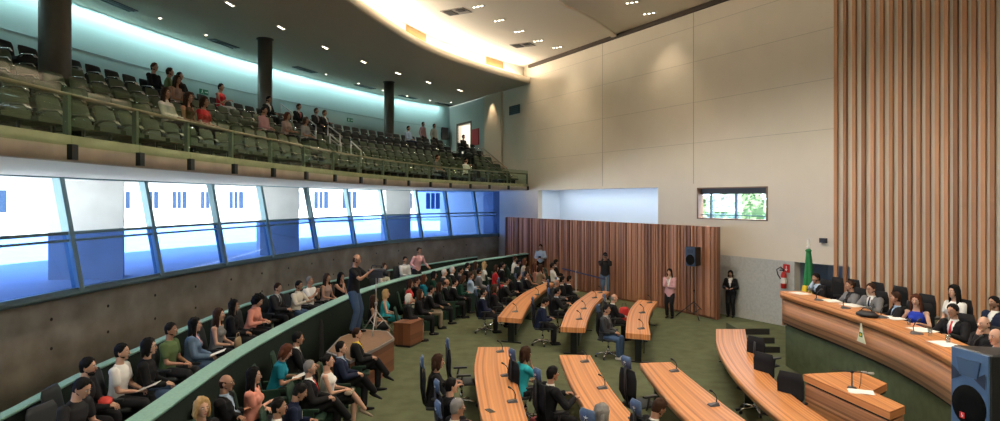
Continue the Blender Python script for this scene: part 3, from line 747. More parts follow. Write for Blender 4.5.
# raised floor of the gallery and the audience step
m = MB(); A_ = offset(INR, .29); m.band(resample(A_, 80), resample(OUT_[:-1] + [OUT_[-1]], 80), 0, .58); struct(m.build('floor_gallery', CARPET))
m = MB(); m.band(offset(INR, -1.0), offset(INR, .01), 0, .18); struct(m.build('floor_step', CARPET))
# barrier belt by the partition
def barrier():
    pts = [G(548, 283, 0), G(576, 292, 0), G(606, 301.5, 0)]
    r = empty('belt_barrier', tuple(pts[0])); tag(r, 'low barrier with dark blue belt in front of the slatted partition', 'barrier')
    for p in pts:
        q = p - pts[0]; m = MB(); m.loft([(q, .15, .15), (q + V((0, 0, .03)), .14, .14), (q + V((0, 0, .05)), .03, .03), (q + V((0, 0, .93)), .028, .028), (q + V((0, 0, .96)), .035, .035)], (1, 0, 0), 12); m.build('post', STEEL, r)
    for a, b in zip(pts, pts[1:]):
        a = a - pts[0]; b = b - pts[0]; m = MB(); n = V((-(b - a).y, (b - a).x, 0)).normalized() * .006
        m._hex([p + o + V((0, 0, z)) for z in (.84, .90) for p in (a, b) for o in (-n, n)]); m.build('belt', mat('navy_belt', (.04, .05, .13), .7), r)
barrier()

# ---------------------------------------------------------------- desks
ZD = .74
def poly_px(pts, z): return [tuple(G(x, y, z).xy) for x, y in pts]
DESKS = {}
def desk(key, left, right, lab, th=.13, wood_=None):
    A = spline(poly_px(left, ZD), 24); B = spline(poly_px(right, ZD), 24); c = (A[0] + B[0]) / 2
    A = [p - c for p in A]; B = [p - c for p in B]
    r = empty('curved_desk', (c.x, c.y, 0)); tag(r, lab, 'desk')
    m = MB(); m.band(A, B, ZD - th, ZD, vo=0); m.build('desktop', WOOD, r)
    n = len(A) - 1
    for k in (1, n // 2, n - 1):
        a, b = A[k].lerp(B[k], .38), A[k].lerp(B[k], .64); t = (A[min(k + 1, n)] - A[k - 1]).normalized() * .04
        m = MB(); m._hex([V((*(p + q), z)) for z in (0.03, ZD - th) for p in (a, b) for q in (-t, t)]); m.build('leg', DKMET, r)
        a2, b2 = A[k].lerp(B[k], .1), A[k].lerp(B[k], .95); m = MB(); m._hex([V((*(p + q * 1.3), z)) for z in (0, .03) for p in (a2, b2) for q in (-t, t)]); m.build('foot', DKMET, r)
    a = [p.lerp(q, .72) for p, q in zip(A, B)]; b = [p.lerp(q, .76) for p, q in zip(A, B)]
    m = MB(); m.band(a, b, .28, ZD - th); m.build('modesty_panel', DKMET, r)
    DESKS[key] = r; return r
desk(1, [(478, 347), (474.5, 368), (478, 398), (485, 430), (498, 470)], [(509.5, 347), (514, 370), (522, 400), (531, 430), (548, 470)], 'curved laminated desk at the bottom centre, leftmost of the three near desks')
desk(2, [(559.5, 355), (571, 383), (589, 413), (612, 443), (640, 475)], [(590, 355), (607, 383), (629.5, 412), (655, 436), (695, 470)], 'curved laminated desk at the bottom centre, middle one of the three near desks')
desk(3, [(640, 363), (664, 394), (694, 424), (735, 456)], [(670.5, 362), (704, 389), (742, 418), (790, 448)], 'curved laminated desk at the bottom, rightmost of the three near desks')
desk(4, [(547, 282), (526, 291.5), (510, 303), (497.5, 317)], [(554, 283), (540, 293), (529, 304.5), (521.5, 319)], 'curved laminated desk in the far row, leftmost, in front of the dark suits')
desk(5, [(592, 290.5), (576, 301.5), (566.5, 312), (560.5, 327)], [(609.5, 291.5), (597, 302), (590, 313), (585, 328)], 'curved laminated desk in the far row, middle one, ending before the photographer')
desk(6, [(638.5, 299.5), (631, 308), (627, 318), (625.5, 333)], [(657.5, 301.5), (651, 310), (648.5, 320), (650.5, 335)], 'curved laminated desk in the far row, rightmost, beside the man in jeans')
desk(7, [(716, 329), (717, 345), (728, 366), (750, 391), (790, 425), (840, 460)], [(745, 329), (748, 343), (759, 362), (779, 384), (812, 410), (870, 446)], 'long crescent-shaped laminated desk between the green floor and the podium')

def make_mic():
    r = empty('desk_microphone')
    m = MB(); m._hex([V(p) for p in ((-.05, -.09, 0), (.05, -.09, 0), (-.06, .08, 0), (.06, .08, 0), (-.03, -.07, .05), (.03, -.07, .05), (-.055, .07, .02), (.055, .07, .02))]); b = m.build('base', mat('grey_plastic', (.09, .09, .10), .45), r)
    m = MB(); m.tube([V((0, -.05, .05)), V((0, -.055, .12)), V((0, -.03, .18)), V((0, .02, .225))], .008, 8); m.build('gooseneck', BLACK, r)
    m = MB(); m.capsule((0, .02, .225), (0, .055, .245), .015, .018, 10); m.build('microphone_head', BLACK, r)
    return r
micP = make_mic(); mic_used = [0]
def mic(px, py, z, ang, lab):
    o = micP if not mic_used[0] else copy_tree(micP); mic_used[0] = 1
    q = G(px, py, z); o.location = q; o.rotation_euler = (0, 0, math.radians(ang)); tag(o, lab, 'microphone', 'desk microphones')
for px, py, lab in ((500, 352, 'grey desk microphone at the far end of the leftmost near desk'), (505, 376, 'grey desk microphone in the middle of the leftmost near desk'), (512, 402, 'grey desk microphone nearest the bottom edge on the leftmost near desk'),
                    (584.5, 362, 'grey desk microphone at the far end of the middle near desk'), (602, 388.5, 'grey desk microphone on the middle near desk beside the man in black'), (634, 419, 'grey desk microphone at the bottom edge of the middle near desk'),
                    (674, 371.5, 'grey desk microphone at the far end of the rightmost near desk'), (713.5, 405.5, 'grey desk microphone at the near end of the rightmost near desk'),
                    (515, 312, 'small desk microphone on the near end of the far left desk'), (537, 295, 'small desk microphone in the middle of the far left desk'), (548, 286, 'small desk microphone at the far end of the far left desk'),
                    (579, 319.5, 'small desk microphone on the near end of the far middle desk'), (583.5, 309, 'small desk microphone in the middle of the far middle desk'), (594.5, 298, 'small desk microphone on the far half of the far middle desk'), (600, 293, 'small desk microphone at the far end of the far middle desk'),
                    (641, 329, 'small desk microphone on the near end of the far right desk'), (642, 313, 'small desk microphone in the middle of the far right desk'), (649.5, 303, 'small desk microphone at the far end of the far right desk')):
    mic(px, py, ZD + .001, 100, lab)
q = G(490, 411, ZD + .001); ph = empty('mobile_phone', tuple(q), .5); tag(ph, 'mobile phone lying on the leftmost near desk', 'phone')
m = MB(); m.box(-.045, .045, -.09, .09, 0, .012); m.build('case', mat('phone_tan', (.25, .2, .15), .5), ph); m = MB(); m.box(-.038, .038, -.075, .075, .012, .014); m.build('screen', BLACK, ph)

# ---------------------------------------------------------------- office chairs
def make_office(blue=True, head=True):
    r = empty('office_chair'); Tl = Matrix.Translation((0, -.19, .50)) @ Matrix.Rotation(.10, 4, 'X')
    m = MB(); m.loft([((0, -.22, .46), .20, .035), ((0, -.15, .47), .24, .045), ((0, .18, .475), .25, .045), ((0, .27, .455), .22, .03)], (1, 0, 0), 16); m.build('seat', BLKSEAT, r)
    m = MB(); m.loft([(Tl @ V((0, 0, .05)), .17, .025), (Tl @ V((0, -.035, .2)), .23, .028), (Tl @ V((0, 0, .45)), .235, .028), (Tl @ V((0, .01, .60)), .19, .02)], (1, 0, 0), 16); m.build('backrest', BLACKM, r)
    m = MB(); m.tube([Tl @ V((0, -.05, 0)), Tl @ V((0, -.07, .3)), Tl @ V((0, -.03, .72 if head else .5))], .022, 8); m.build('spine', BLACK, r)
    if head: m = MB(); m.loft([(Tl @ V((0, .01, .63)), .11, .02), (Tl @ V((0, -.01, .68)), .135, .03), (Tl @ V((0, -.01, .78)), .135, .03), (Tl @ V((0, .01, .83)), .11, .02)], (1, 0, 0), 14); h = m.build('headrest', BLUEC if blue else BLACKM, r)
    m = MB()
    for k in range(5 if head else 0):
        a = k * math.pi * .4 + .3; c = Tl @ V((0, -.042, .73)); u = V((math.cos(a), 0, math.sin(a))) * .05; v_ = V((-math.sin(a), 0, math.cos(a))) * .012; m.quad([c - v_, c + u, c + v_])
    if blue and head: m.build('white_star_mark', PAPER, h)
    for s in (-1, 1):
        m = MB(); m.tube([V((s * .26, -.05, .44)), V((s * .30, -.05, .52)), V((s * .30, -.02, .66))], .02, 8); m._hex([V((s * .30 + a, b, c)) for c in (.66, .69) for b in (-.13, .14) for a in (-.04, .04)]); m.build('armrest', BLACK, r)
    m = MB(); m.tube([V((0, 0, .09)), V((0, 0, .28))], .03, 12); m.tube([V((0, 0, .28)), V((0, 0, .44))], .018, 12); m.build('gas_column', CHROME, r)
    for k in range(5):
        a = k * math.pi * .4; d = V((math.cos(a), math.sin(a), 0)); m = MB(); m.tube([V((0, 0, .12)), d * .18 + V((0, 0, .11)), d * .31 + V((0, 0, .075))], [.028, .022, .016], 8); l = m.build('base_arm', CHROME, r)
        m = MB(); sd = V((-d.y, d.x, 0)); c = d * .31 + V((0, 0, .03)); m.loft([(c - sd * .02, .03, .03), (c + sd * .02, .03, .03)], (0, 0, 1), 12); m.build('caster', BLACK, l)
    return r
chP = make_office(); chK = make_office(False, False); ch_used = {}
def face_to(p, t): return math.atan2(t[1] - p[1], t[0] - p[0]) - math.pi / 2
TGT = (8.5, 13.0)
def office(x, y, z, rz, lab, grp='swivel chairs'):
    k = z > .5 or x > 3.7; p_ = chK if k else chP
    o = copy_tree(p_) if k in ch_used else p_; ch_used[k] = 1
    o.location = (x, y, z); o.rotation_euler = (0, 0, rz); tag(o, lab, 'chair', grp); return o
def office_px(px, py, hz, lab, ang=None, zf=0):
    """head of the chair (its headrest) seen at px,py"""
    q = G(px, py, zf + hz); rz = face_to(q, TGT) if ang is None else math.radians(ang)
    o = V((0, -.36)); c, s_ = math.cos(rz), math.sin(rz); q = V((q.x - (c * 0 - s_ * -.36), q.y - (s_ * 0 + c * -.36)))
    return office(q.x, q.y, zf, rz, lab)
office_px(443, 344, 1.22, 'empty black mesh swivel chair with blue headrest left of the leftmost near desk', ang=-80)
office_px(622, 363, 1.22, 'empty black mesh swivel chair with blue headrest between the middle and rightmost near desks', ang=-62)
office_px(752, 343, .98, 'empty black swivel chair behind the crescent desk, farthest of the three', ang=-60)
office_px(768, 361, .93, 'empty black swivel chair behind the crescent desk, middle of the three', ang=120)
office_px(794, 381, .93, 'empty black mesh swivel chair behind the crescent desk, touching the lectern', ang=130)

# auditorium chair with arms
def make_aud(mt, base):
    r = empty('auditorium_seat'); Tl = Matrix.Translation((0, -.22, .40)) @ Matrix.Rotation(.2, 4, 'X')
    m = MB(); m.loft([((0, -.2, .41), .22, .05), ((0, -.1, .42), .245, .06), ((0, .2, .43), .245, .06), ((0, .26, .42), .22, .045)], (1, 0, 0), 14); m.build('seat', mt, r)
    m = MB(); m.loft([(Tl @ V((0, 0, 0)), .20, .05), (Tl @ V((0, 0, .1)), .245, .055), (Tl @ V((0, 0, .5)), .245, .045), (Tl @ V((0, 0, .58)), .20, .03)], (1, 0, 0), 14); m.build('backrest', mt, r)
    for s in (-1, 1):
        m = MB(); m.box(s * .285 - .03, s * .285 + .03, -.2, .2, .58, .62); m.box(s * .285 - .02, s * .285 + .02, -.16, .12, .0, .58); m.build('armrest', mt, r)
    return r
audG = make_aud(AUDSEAT, 0); audB = make_aud(BLKSEAT, 0); aud_used = {}
def aud(kind, x, y, z, rz, lab, grp):
    p_ = audG if kind == 'g' else audB
    o = p_ if kind not in aud_used else copy_tree(p_); aud_used[kind] = 1
    o.location = (x, y, z); o.rotation_euler = (0, 0, rz); tag(o, lab, 'seat', grp); return o

# ---------------------------------------------------------------- hexagonal platform of the cameraman
ZP = .75
top = [G(x, y, ZP) for x, y in ((326, 352), (340, 337), (362, 329), (388, 331), (394.5, 338), (378, 347.5), (350, 361))]
c0 = top[4]; pl = empty('camera_platform', (c0.x, c0.y, 0)); tag(pl, 'low polygonal wooden platform with tan top that carries the cameraman', 'platform')
Q = [(p.x - c0.x, p.y - c0.y) for p in top]; cx = sum(p[0] for p in Q) / 7; cy = sum(p[1] for p in Q) / 7
m = MB(); m.prism([(cx + (x - cx) * .985, cy + (y - cy) * .985) for x, y in Q], 0, ZP - .06); m.build('wooden_body', WOODD, pl)
m = MB(); m.prism(Q, ZP - .06, ZP); m.build('rim', mat('grey_metal_rim', (.30, .29, .28), .4, .5), pl)
m = MB(); m.prism([(cx + (x - cx) * .94, cy + (y - cy) * .94) for x, y in Q], ZP, ZP + .006); m.build('tan_top', mat('tan_board', (.20, .11, .055), .6, var=.1), pl)
# wooden console right behind the platform with the turquoise-dress woman
a = G(403, 346, 0); mb = MB(); bx = empty('wooden_console', (a.x, a.y, 0), math.radians(-20)); tag(bx, 'small dark red wooden console beside the first seat of the front audience row', 'console')
mb.box(-.2, .3, -.15, .6, .06, .62); mb.build('body', WOODD, bx); mb = MB(); mb.box(-.22, .32, -.17, .62, .62, .66); mb.build('top', WOODD, bx); mb = MB(); mb.box(-.17, .27, -.12, .57, 0, .06); mb.build('plinth', BLACK, bx)
# black covered tall stand by the green wall
a = G(316, 367, 0); r = empty('covered_stand', (a.x, a.y, 0)); tag(r, 'tall black covered stand against the dark green gallery wall', 'stand')
mb = MB(); mb.loft([((0, 0, 0), .20, .16), ((0, 0, .3), .19, .15), ((0, 0, 1.0), .17, .13), ((0, 0, 1.12), .15, .11), ((0, 0, 1.17), .08, .06)], (1, 0, 0), 20); mb.build('cover', mat('black_cloth', (.006, .006, .007), .9, bump=.4, bscale=9), r)
mb = MB(); mb.loft([((0, 0, 0), .23, .19), ((0, 0, .04), .23, .19)], (1, 0, 0), 20); mb.build('base', BLACK, r)

# ---------------------------------------------------------------- podium
ZPF, ZPD = .98, 1.80
ED = spline(poly_px([(780, 291), (800, 297.5), (828, 305.5), (851, 313), (880, 322.5), (915, 337), (950, 355), (1000, 383), (1060, 420)], ZPD), 50)
ED = smoothp(ED, 8)
def inn(P, d): return offset(P, -d)        # away from the chamber = right of path? computed below
tdir = ED[10] - ED[0]; side = 1 if (offset(ED, 1)[5].x > ED[5].x) else -1
def eo(d): return offset(ED, side * d)
# base platform: from the front edge back to the wall
m = MB(); front = eo(.13); poly = [(p.x, p.y) for p in front] + [(CB + KB * -1 - .2 if 0 else CB - KB * front[-1].y - .05, front[-1].y)] + [tuple(WP(Y, .04)) for Y in (8, 12, 16, 18.6)]
m.prism(poly, 0, ZPF); struct(m.build('floor_podium', BASEG))
pod = empty('podium_desk', (ED[0].x, ED[0].y, ZPF)); tag(pod, 'long curved honey-wood podium desk where the speakers sit facing the chamber', 'desk'); PMx = Matrix.Translation((-ED[0].x, -ED[0].y, -ZPF))
m = MB(); m.band(ED, eo(.55), ZPD - .16, ZPD); m.build('desktop', WOOD, pod, M=PMx)
m = MB(); m.band(eo(.05), eo(.12), 1.06, ZPD - .20); m.build('front_panel', WOODF, pod, M=PMx)
m = MB(); m.band(eo(.09), eo(.20), 1.01, ZPD - .16); m.build('shadow_rail', DARKGAP, pod, M=PMx)
m = MB(); P3 = [eo(.05)[0], eo(.5)[0]]; t = (ED[0] - ED[1]).normalized() * .03; m._hex([V((*(p + q), z)) for z in (ZPF, ZPD - .16) for p in P3 for q in (t * 0, -t)]); m.build('end_panel', WOODF, pod, M=PMx)
for px, py, lab in ((819, 300.5, 'desk microphone on the podium in front of the person resting face on hand'), (846, 308.5, 'desk microphone on the podium in front of the person in grey suit'), (884, 318, 'desk microphone on the podium in front of the dark suit, by the black bag'), (917, 334, 'desk microphone on the podium in front of the woman in blue'), (978, 353, 'desk microphone on the podium behind the near loudspeaker')):
    mic(px, py, ZPD + .001, -100, lab)
def paper(px, py, z, ang, lab, w_=.21, h_=.30):
    q = G(px, py, z); o = empty('paper_sheets', (q.x, q.y, z), math.radians(ang)); tag(o, lab, 'paper'); rr = random.Random(int(px))
    for k in range(2):
        m = MB(); m.box(-w_ / 2, w_ / 2, -h_ / 2, h_ / 2, .001 + k * .004, .004 + k * .004, Matrix.Rotation(rr.uniform(-.25, .25), 4, 'Z')); m.build('sheet', PAPER, o)
for px, py, ang, lab in ((800, 293.5, 10, 'white papers at the far left end of the podium desk'), (832, 301, -10, 'white papers on the podium between the two microphones at left'), (852, 305.5, 5, 'white papers on the podium before the man in grey suit'), (893, 318, 10, 'white papers on the podium beside the dark-suited man'), (922, 330, -5, 'white papers on the podium before the woman in blue'), (945, 344, 0, 'white papers on the podium before the man with red tie')):
    paper(px, py, ZPD + .001, ang, lab, .3, .42)
# black bag on podium
q = G(867, 317, ZPD); r = empty('black_bag', tuple(q), math.radians(-50)); tag(r, 'crumpled black bag lying on the podium desk', 'bag')
m = MB(); m.ell((0, 0, .05), .20, .12, .07, nu=16, nv=10, fn=lambda d, q: q * (1 + .22 * noise.noise(d * 3)) if q.z > -.05 else V((q.x, q.y, -.05))); m.build('body', BLACK, r)
m = MB(); m.tube([V((-.12, 0, .10)), V((-.06, .02, .17)), V((.04, .02, .17)), V((.1, 0, .1))], .01, 6); m.build('handle', BLACK, r)
# drinking glasses
gl0 = None
for px, py, lab in ((810, 293, 'drinking glass on the podium near the flag'), (872, 310, 'drinking glass on the podium behind the black bag'), (909, 325, 'drinking glass on the podium left of the woman in blue'), (930, 336, 'drinking glass on the podium left of the man with red tie'), (948, 343, 'drinking glass on the podium in front of the man with red tie')):
    q = G(px, py, ZPD + .001)
    if gl0 is None:
        m = MB(); m.loft([((0, 0, 0), .026, .026), ((0, 0, .002), .03, .03), ((0, 0, .12), .036, .036), ((0, 0, .12), .033, .033), ((0, 0, .01), .027, .027)], (1, 0, 0), 16); gl0 = o = m.build('drinking_glass', glass('tumbler_glass', (.85, .88, .9), .15))
    else: o = gl0.copy(); COL.objects.link(o)
    o.location = q; tag(o, lab, 'glass', 'podium glasses')
# pennant hanging on the podium front
P_ = G(861.5, 327, 1.72); fr_ = at_px(eo(-.03), 861.5); q = fr_[0]; t = fr_[1]; r = empty('hanging_pennant', (q.x, q.y, 1.32), math.atan2(t.y, t.x)); tag(r, 'small white and green pennant hanging from the podium desk front', 'pennant')
m = MB()
prof = [(.36, .02), (.30, .025), (.18, .06), (.05, .12), (0, .15)]
for i in range(len(prof) - 1):
    (z0, w0), (z1, w1) = prof[i], prof[i + 1]
    m.quad([(-w0, 0, z0), (w0, 0, z0), (w1, 0, z1), (-w1, 0, z1)]); 
o = m.build('cloth', mat('pennant_cloth', (.62, .66, .48), .8), r); s_ = o.modifiers.new('s', 'SOLIDIFY'); s_.thickness = .012
m = MB(); 
for y in (-.012, .012): m.box(-.055, .055, y - .002, y + .002, .10, .19)
m.build('green_field', mat('flag_green', (.01, .18, .05), .7), r)
m = MB()
for y in (-.016, .016): m.quad([(-.04, y, .145), (0, y, .175), (.04, y, .145), (0, y, .115)])
m.build('yellow_rhombus', mat('flag_yellow', (.75, .55, .03), .7), r)
# flag on pole
q = G(809, 290, ZPD - .0); Yq = 16.9; X = (808.5 - 500) / F * Yq
r = empty('national_flag', (X, Yq, ZPF)); tag(r, 'furled green flag with yellow and blue on a pole with white finial', 'flag')
m = MB(); m.tube([V((0, 0, 0)), V((0, 0, 1.78))], .016, 10); m.build('pole', STEEL, r); m = MB(); m.loft([((0, 0, 0), .16, .16), ((0, 0, .04), .14, .14), ((0, 0, .07), .03, .03)], (1, 0, 0), 16); m.build('base', DKMET, r)
m = MB(); m.loft([((0, 0, 1.76), .02, .02), ((0, 0, 1.80), .05, .05), ((0, 0, 1.85), .02, .02), ((0, 0, 1.88), .045, .02), ((0, 0, 1.97), .035, .015), ((0, 0, 2.03), .005, .005)], (1, 0, 0), 12); m.build('finial', mat('finial_white', (.8, .8, .78), .3), r)
fg = mat('flag_green', (.01, .18, .05), .7)
def fl_fn(z0, z1, w0, w1, mt, nm, sx=0):
    b = MB(); secs = []; n = 14; N = 22; base = len(b.v)
    for i in range(n + 1):
        f = i / n; z = z0 + (z1 - z0) * f; w_ = w0 + (w1 - w0) * f
        for k in range(N):
            a = 2 * math.pi * k / N; rad = w_ * (1 + .28 * math.sin(5 * a + z * 2) * min(1, f * 2 + .4)); b.v.append((sx + rad * math.cos(a), rad * .8 * math.sin(a), z))
    for i in range(n):
        for k in range(N): b.face((i * N + k, i * N + (k + 1) % N, (i + 1) * N + (k + 1) % N, (i + 1) * N + k), None, 0, True)
    b.face(list(range(N))); b.face(list(range(n * N, n * N + N))); b.build(nm, mt, r)
fl_fn(1.74, .62, .055, .12, fg, 'green_cloth'); fl_fn(.80, .45, .118, .135, mat('flag_yellow', (.75, .55, .03), .7), 'yellow_fold', -.015); fl_fn(.60, .25, .13, .15, mat('flag_blue', (.01, .05, .35), .7), 'blue_fold', -.02)
m = MB(); m.ell((0, 0, 1.70), .08, .07, .05, nu=12, nv=8); m.build('bow', fg, r)
# stairs beside the podium
m = MB()
for k in range(3):
    y0 = 17.0 + .33 * k; m.box(6.45, 7.32, y0, 18.55, .17 * k, .17 * (k + 1))
struct(m.build('stair_1', CARPET))
m = MB()
for k in range(3):
    y0 = 17.0 + .33 * k; m.box(6.45, 7.32, y0 - .006, y0 - .001, .17 * k + .01, .17 * (k + 1) - .015)
struct(m.build('trim_10', DARKGAP))
# ---------------------------------------------------------------- lectern
ZLT = 1.10
lp = lambda x, y, z=ZLT: G(x, y, z)
lt = lp(803, 374); r = empty('lectern_desk', (lt.x, lt.y, 0)); tag(r, 'angular wooden lectern desk with microphone and papers at the bottom right', 'lectern')
def L_(pts, z): return [((G(x, y, z) - lt).x, (G(x, y, z) - lt).y) for x, y in pts]
topm = L_([(803, 374), (859, 371), (887, 383.5), (872, 391), (905, 406), (890, 412)], ZLT)
m = MB(); m.prism(topm, ZLT - .11, ZLT); m.build('desktop', WOOD, r)
cx = sum(p[0] for p in topm) / 6; cy = sum(p[1] for p in topm) / 6
ins = [(cx + (x - cx) * .965, cy + (y - cy) * .965) for x, y in topm]
m = MB(); m.prism([(cx + (x - cx) * .93, cy + (y - cy) * .93) for x, y in topm], ZLT - .15, ZLT - .11); m.build('shadow_rail', DARKGAP, r)
m = MB(); m.prism([ins[0], ins[1], (ins[2][0] * .9, ins[2][1]), ins[3], ins[4], ins[5]], 0, ZLT - .15)
m.build('front_panel', WOODF, r)
q = G(852, 388, ZLT); r = empty('lectern_microphone', tuple(q), math.radians(-10)); tag(r, 'black table stand with boom and silver microphones on the lectern', 'microphone')
m = MB(); m.loft([((0, 0, 0), .07, .07), ((0, 0, .015), .06, .06), ((0, 0, .02), .015, .015), ((0, 0, .24), .009, .009)], (1, 0, 0), 14); m.build('stand', BLACK, r)
m = MB(); m.tube([V((-.30, -.02, .28)), V((-.05, 0, .25)), V((.16, 0, .25))], .008, 8); m.ell((0, 0, .25), .03, .02, .025); m.build('boom', BLACK, r)
for k in (0, 1):
    m = MB(); m.capsule((.14 + k * .10, .01, .25 - .01 * k), (.20 + k * .10, .01, .245 - .01 * k), .016, .022, 12); m.build('microphone', mat('silver_mic', (.5, .5, .5), .3, .8), r)
m = MB(); m.tube([V((.13, 0, .24)), V((.12, -.01, .1)), V((.10, -.02, .01))], .005, 6); m.build('cable', BLACK, r)
paper(861, 392, ZLT + .002, 65, 'white papers lying on the lectern', .24, .34)
# ---------------------------------------------------------------- loudspeakers on stands
BLUEF = mat('blue_grey_speaker_face', (.075, .14, .25), .35)
def tripod(q, hgt, lab, spread=.45, name='speaker_stand', mt=BLACK):
    r = empty(name, tuple(q)); tag(r, lab, 'stand')
    m = MB(); m.tube([V((0, 0, .12)), V((0, 0, hgt * .55))], .022, 10); m.build('lower_pole', mt, r)
    m = MB(); m.tube([V((0, 0, hgt * .5)), V((0, 0, hgt))], .017, 10); m.build('upper_pole', mt, r)
    m = MB(); m.tube([V((0, 0, hgt * .5)), V((0, 0, hgt * .5 + .07))], .035, 10); m.tube([V((0, 0, .50)), V((0, 0, .57))], .035, 10); m.build('collar', mt, r)
    for k in range(3):
        a = .5 + k * 2 * math.pi / 3; d = V((math.cos(a), math.sin(a), 0)); m = MB(); m.tube([V((0, 0, .55)), d * spread + V((0, 0, .02))], .015, 8); l = m.build('leg', mt, r)
        m = MB(); m.tube([V((0, 0, .15)), d * spread * .45 + V((0, 0, .30))], .010, 6); m.build('brace', mt, l)
    return r
q = G(694, 318, 0); zt = H - (266 - HY) / F * q.y
tripod(q, zt, 'black tripod stand under the loudspeaker in front of the slatted partition', .62)
speakerbox('stage_loudspeaker', (q.x, q.y, zt + .33), math.radians(125), .42, .66, .38, mat('dark_blue_face', (.03, .05, .08), .4), 'black loudspeaker on tripod before the slatted partition')
Y = 5.3; X = (979 - 500) / F * Y; zt = H - (345 - HY) / F * Y
sp_ = speakerbox('near_loudspeaker', (X + .20, Y + .12, zt - .41), math.radians(96), .40, .70, .40, BLUEF, 'large near loudspeaker with blue-grey face and black woofer at the right edge')
m = MB(); Mb = Matrix.Translation((.04, .42 / 2 + .028, -.205)); m.box(-.024, .024, 0, .004, -.024, .024, Mb); b = m.build('red_badge', mat('badge_red', (.7, .02, .02), .4), sp_)
m = MB()
for a0, a1, b0, b1 in ((-.002, .004, -.004, .018), (-.002, .004, -.016, -.010), (-.012, -.006, -.012, .004)): m.box(a0, a1, .004, .006, b0, b1, Mb)
m.build('badge_mark', PAPER, b)
for s in (-1, 1):
    m = MB(); c = V((0, .42 / 2 + .013, .12)); m.quad([c + V((s * .17, 0, .07)), c + V((s * .06, 0, .0)), c + V((s * .17, 0, -.06))]); m.build('port', mat('port_dark', (.015, .025, .05), .5), sp_)
tripod(V((X + .20, Y + .12, 0)), zt - .72, 'black tripod stand under the near loudspeaker', .5)
# ---------------------------------------------------------------- people
TMP = bpy.data.scenes.new('tmp')
def remesh(mb, vox, sm=3, fac=.5):
    me = mb.mesh('t'); ob = bpy.data.objects.new('t', me); TMP.collection.objects.link(ob)
    r = ob.modifiers.new('r', 'REMESH'); r.mode = 'VOXEL'; r.voxel_size = vox; r.use_smooth_shade = True
    if sm: s = ob.modifiers.new('s', 'SMOOTH'); s.factor = fac; s.iterations = sm
    vl = TMP.view_layers[0]; vl.update(); dg = vl.depsgraph; dg.update()
    ev = ob.evaluated_get(dg); m2 = bpy.data.meshes.new_from_object(ev)
    bpy.data.objects.remove(ob); bpy.data.meshes.remove(me); return m2
# arm targets are wrist positions (x right, y forward, z up) relative to the hips, before the lean; (R, L)
POSES = {
 'lap':   dict(sit=1, lean=4, w=((.07, .30, .13), (-.07, .30, .13)), pitch=0),
 'clasp': dict(sit=1, lean=10, w=((.05, .40, .16), (-.05, .40, .17)), pitch=-4),
 'fold':  dict(sit=1, lean=0, w=((-.10, .22, .27), (.10, .24, .24)), pitch=0),
 'chin':  dict(sit=1, lean=8, w=((.03, .20, .50), (-.06, .28, .15)), pitch=-4, up=1),
 'face':  dict(sit=1, lean=12, w=((.05, .17, .60), (-.16, .38, .24)), pitch=-8, up=1),
 'desk':  dict(sit=1, lean=8, w=((.16, .42, .30), (-.16, .42, .30)), pitch=-4),
 'read':  dict(sit=1, lean=14, w=((.12, .34, .20), (-.12, .34, .20)), pitch=-26),
 'clap':  dict(sit=1, lean=2, w=((.05, .27, .40), (-.05, .27, .40)), pitch=4, up=1),
 'cross': dict(sit=1, lean=-2, w=((.08, .30, .20), (-.04, .30, .20)), pitch=2, crossed=1),
 'back':  dict(sit=1, lean=-8, w=((.12, .28, .14), (-.12, .26, .14)), pitch=4),
 'stand': dict(sit=0, lean=0, w=((.25, .05, -.05), (-.25, .05, -.05)), pitch=0),
 'stfold': dict(sit=0, lean=0, w=((-.10, .20, .27), (.10, .22, .24)), pitch=0),
 'stchin': dict(sit=0, lean=2, w=((.04, .18, .46), (.04, .20, .22)), pitch=-4, up=1),
 'stphoto': dict(sit=0, lean=0, w=((.09, .22, .60), (-.09, .22, .60)), pitch=0, up=1),
 'stcam': dict(sit=0, lean=4, w=((.14, .40, .42), (-.10, .42, .40)), pitch=-10),
 'sthold': dict(sit=0, lean=3, w=((.12, .28, .18), (-.12, .28, .18)), pitch=-8),
 'stlean': dict(sit=0, lean=12, w=((.30, .30, .10), (-.26, .36, .10)), pitch=0),
}
def ik(a, b, l1, l2, hint):
    d = b - a; L = d.length
    if L > (l1 + l2) * .995: b = a + d * ((l1 + l2) * .995 / L); d = b - a; L = d.length
    x = (l1 * l1 - l2 * l2 + L * L) / (2 * L); h = math.sqrt(max(0, l1 * l1 - x * x)); u = d / L; hn = hint - u * hint.dot(u)
    hn = hn.normalized() if hn.length > 1e-5 else V((0, 0, 1)); return a + u * x + hn * h, b
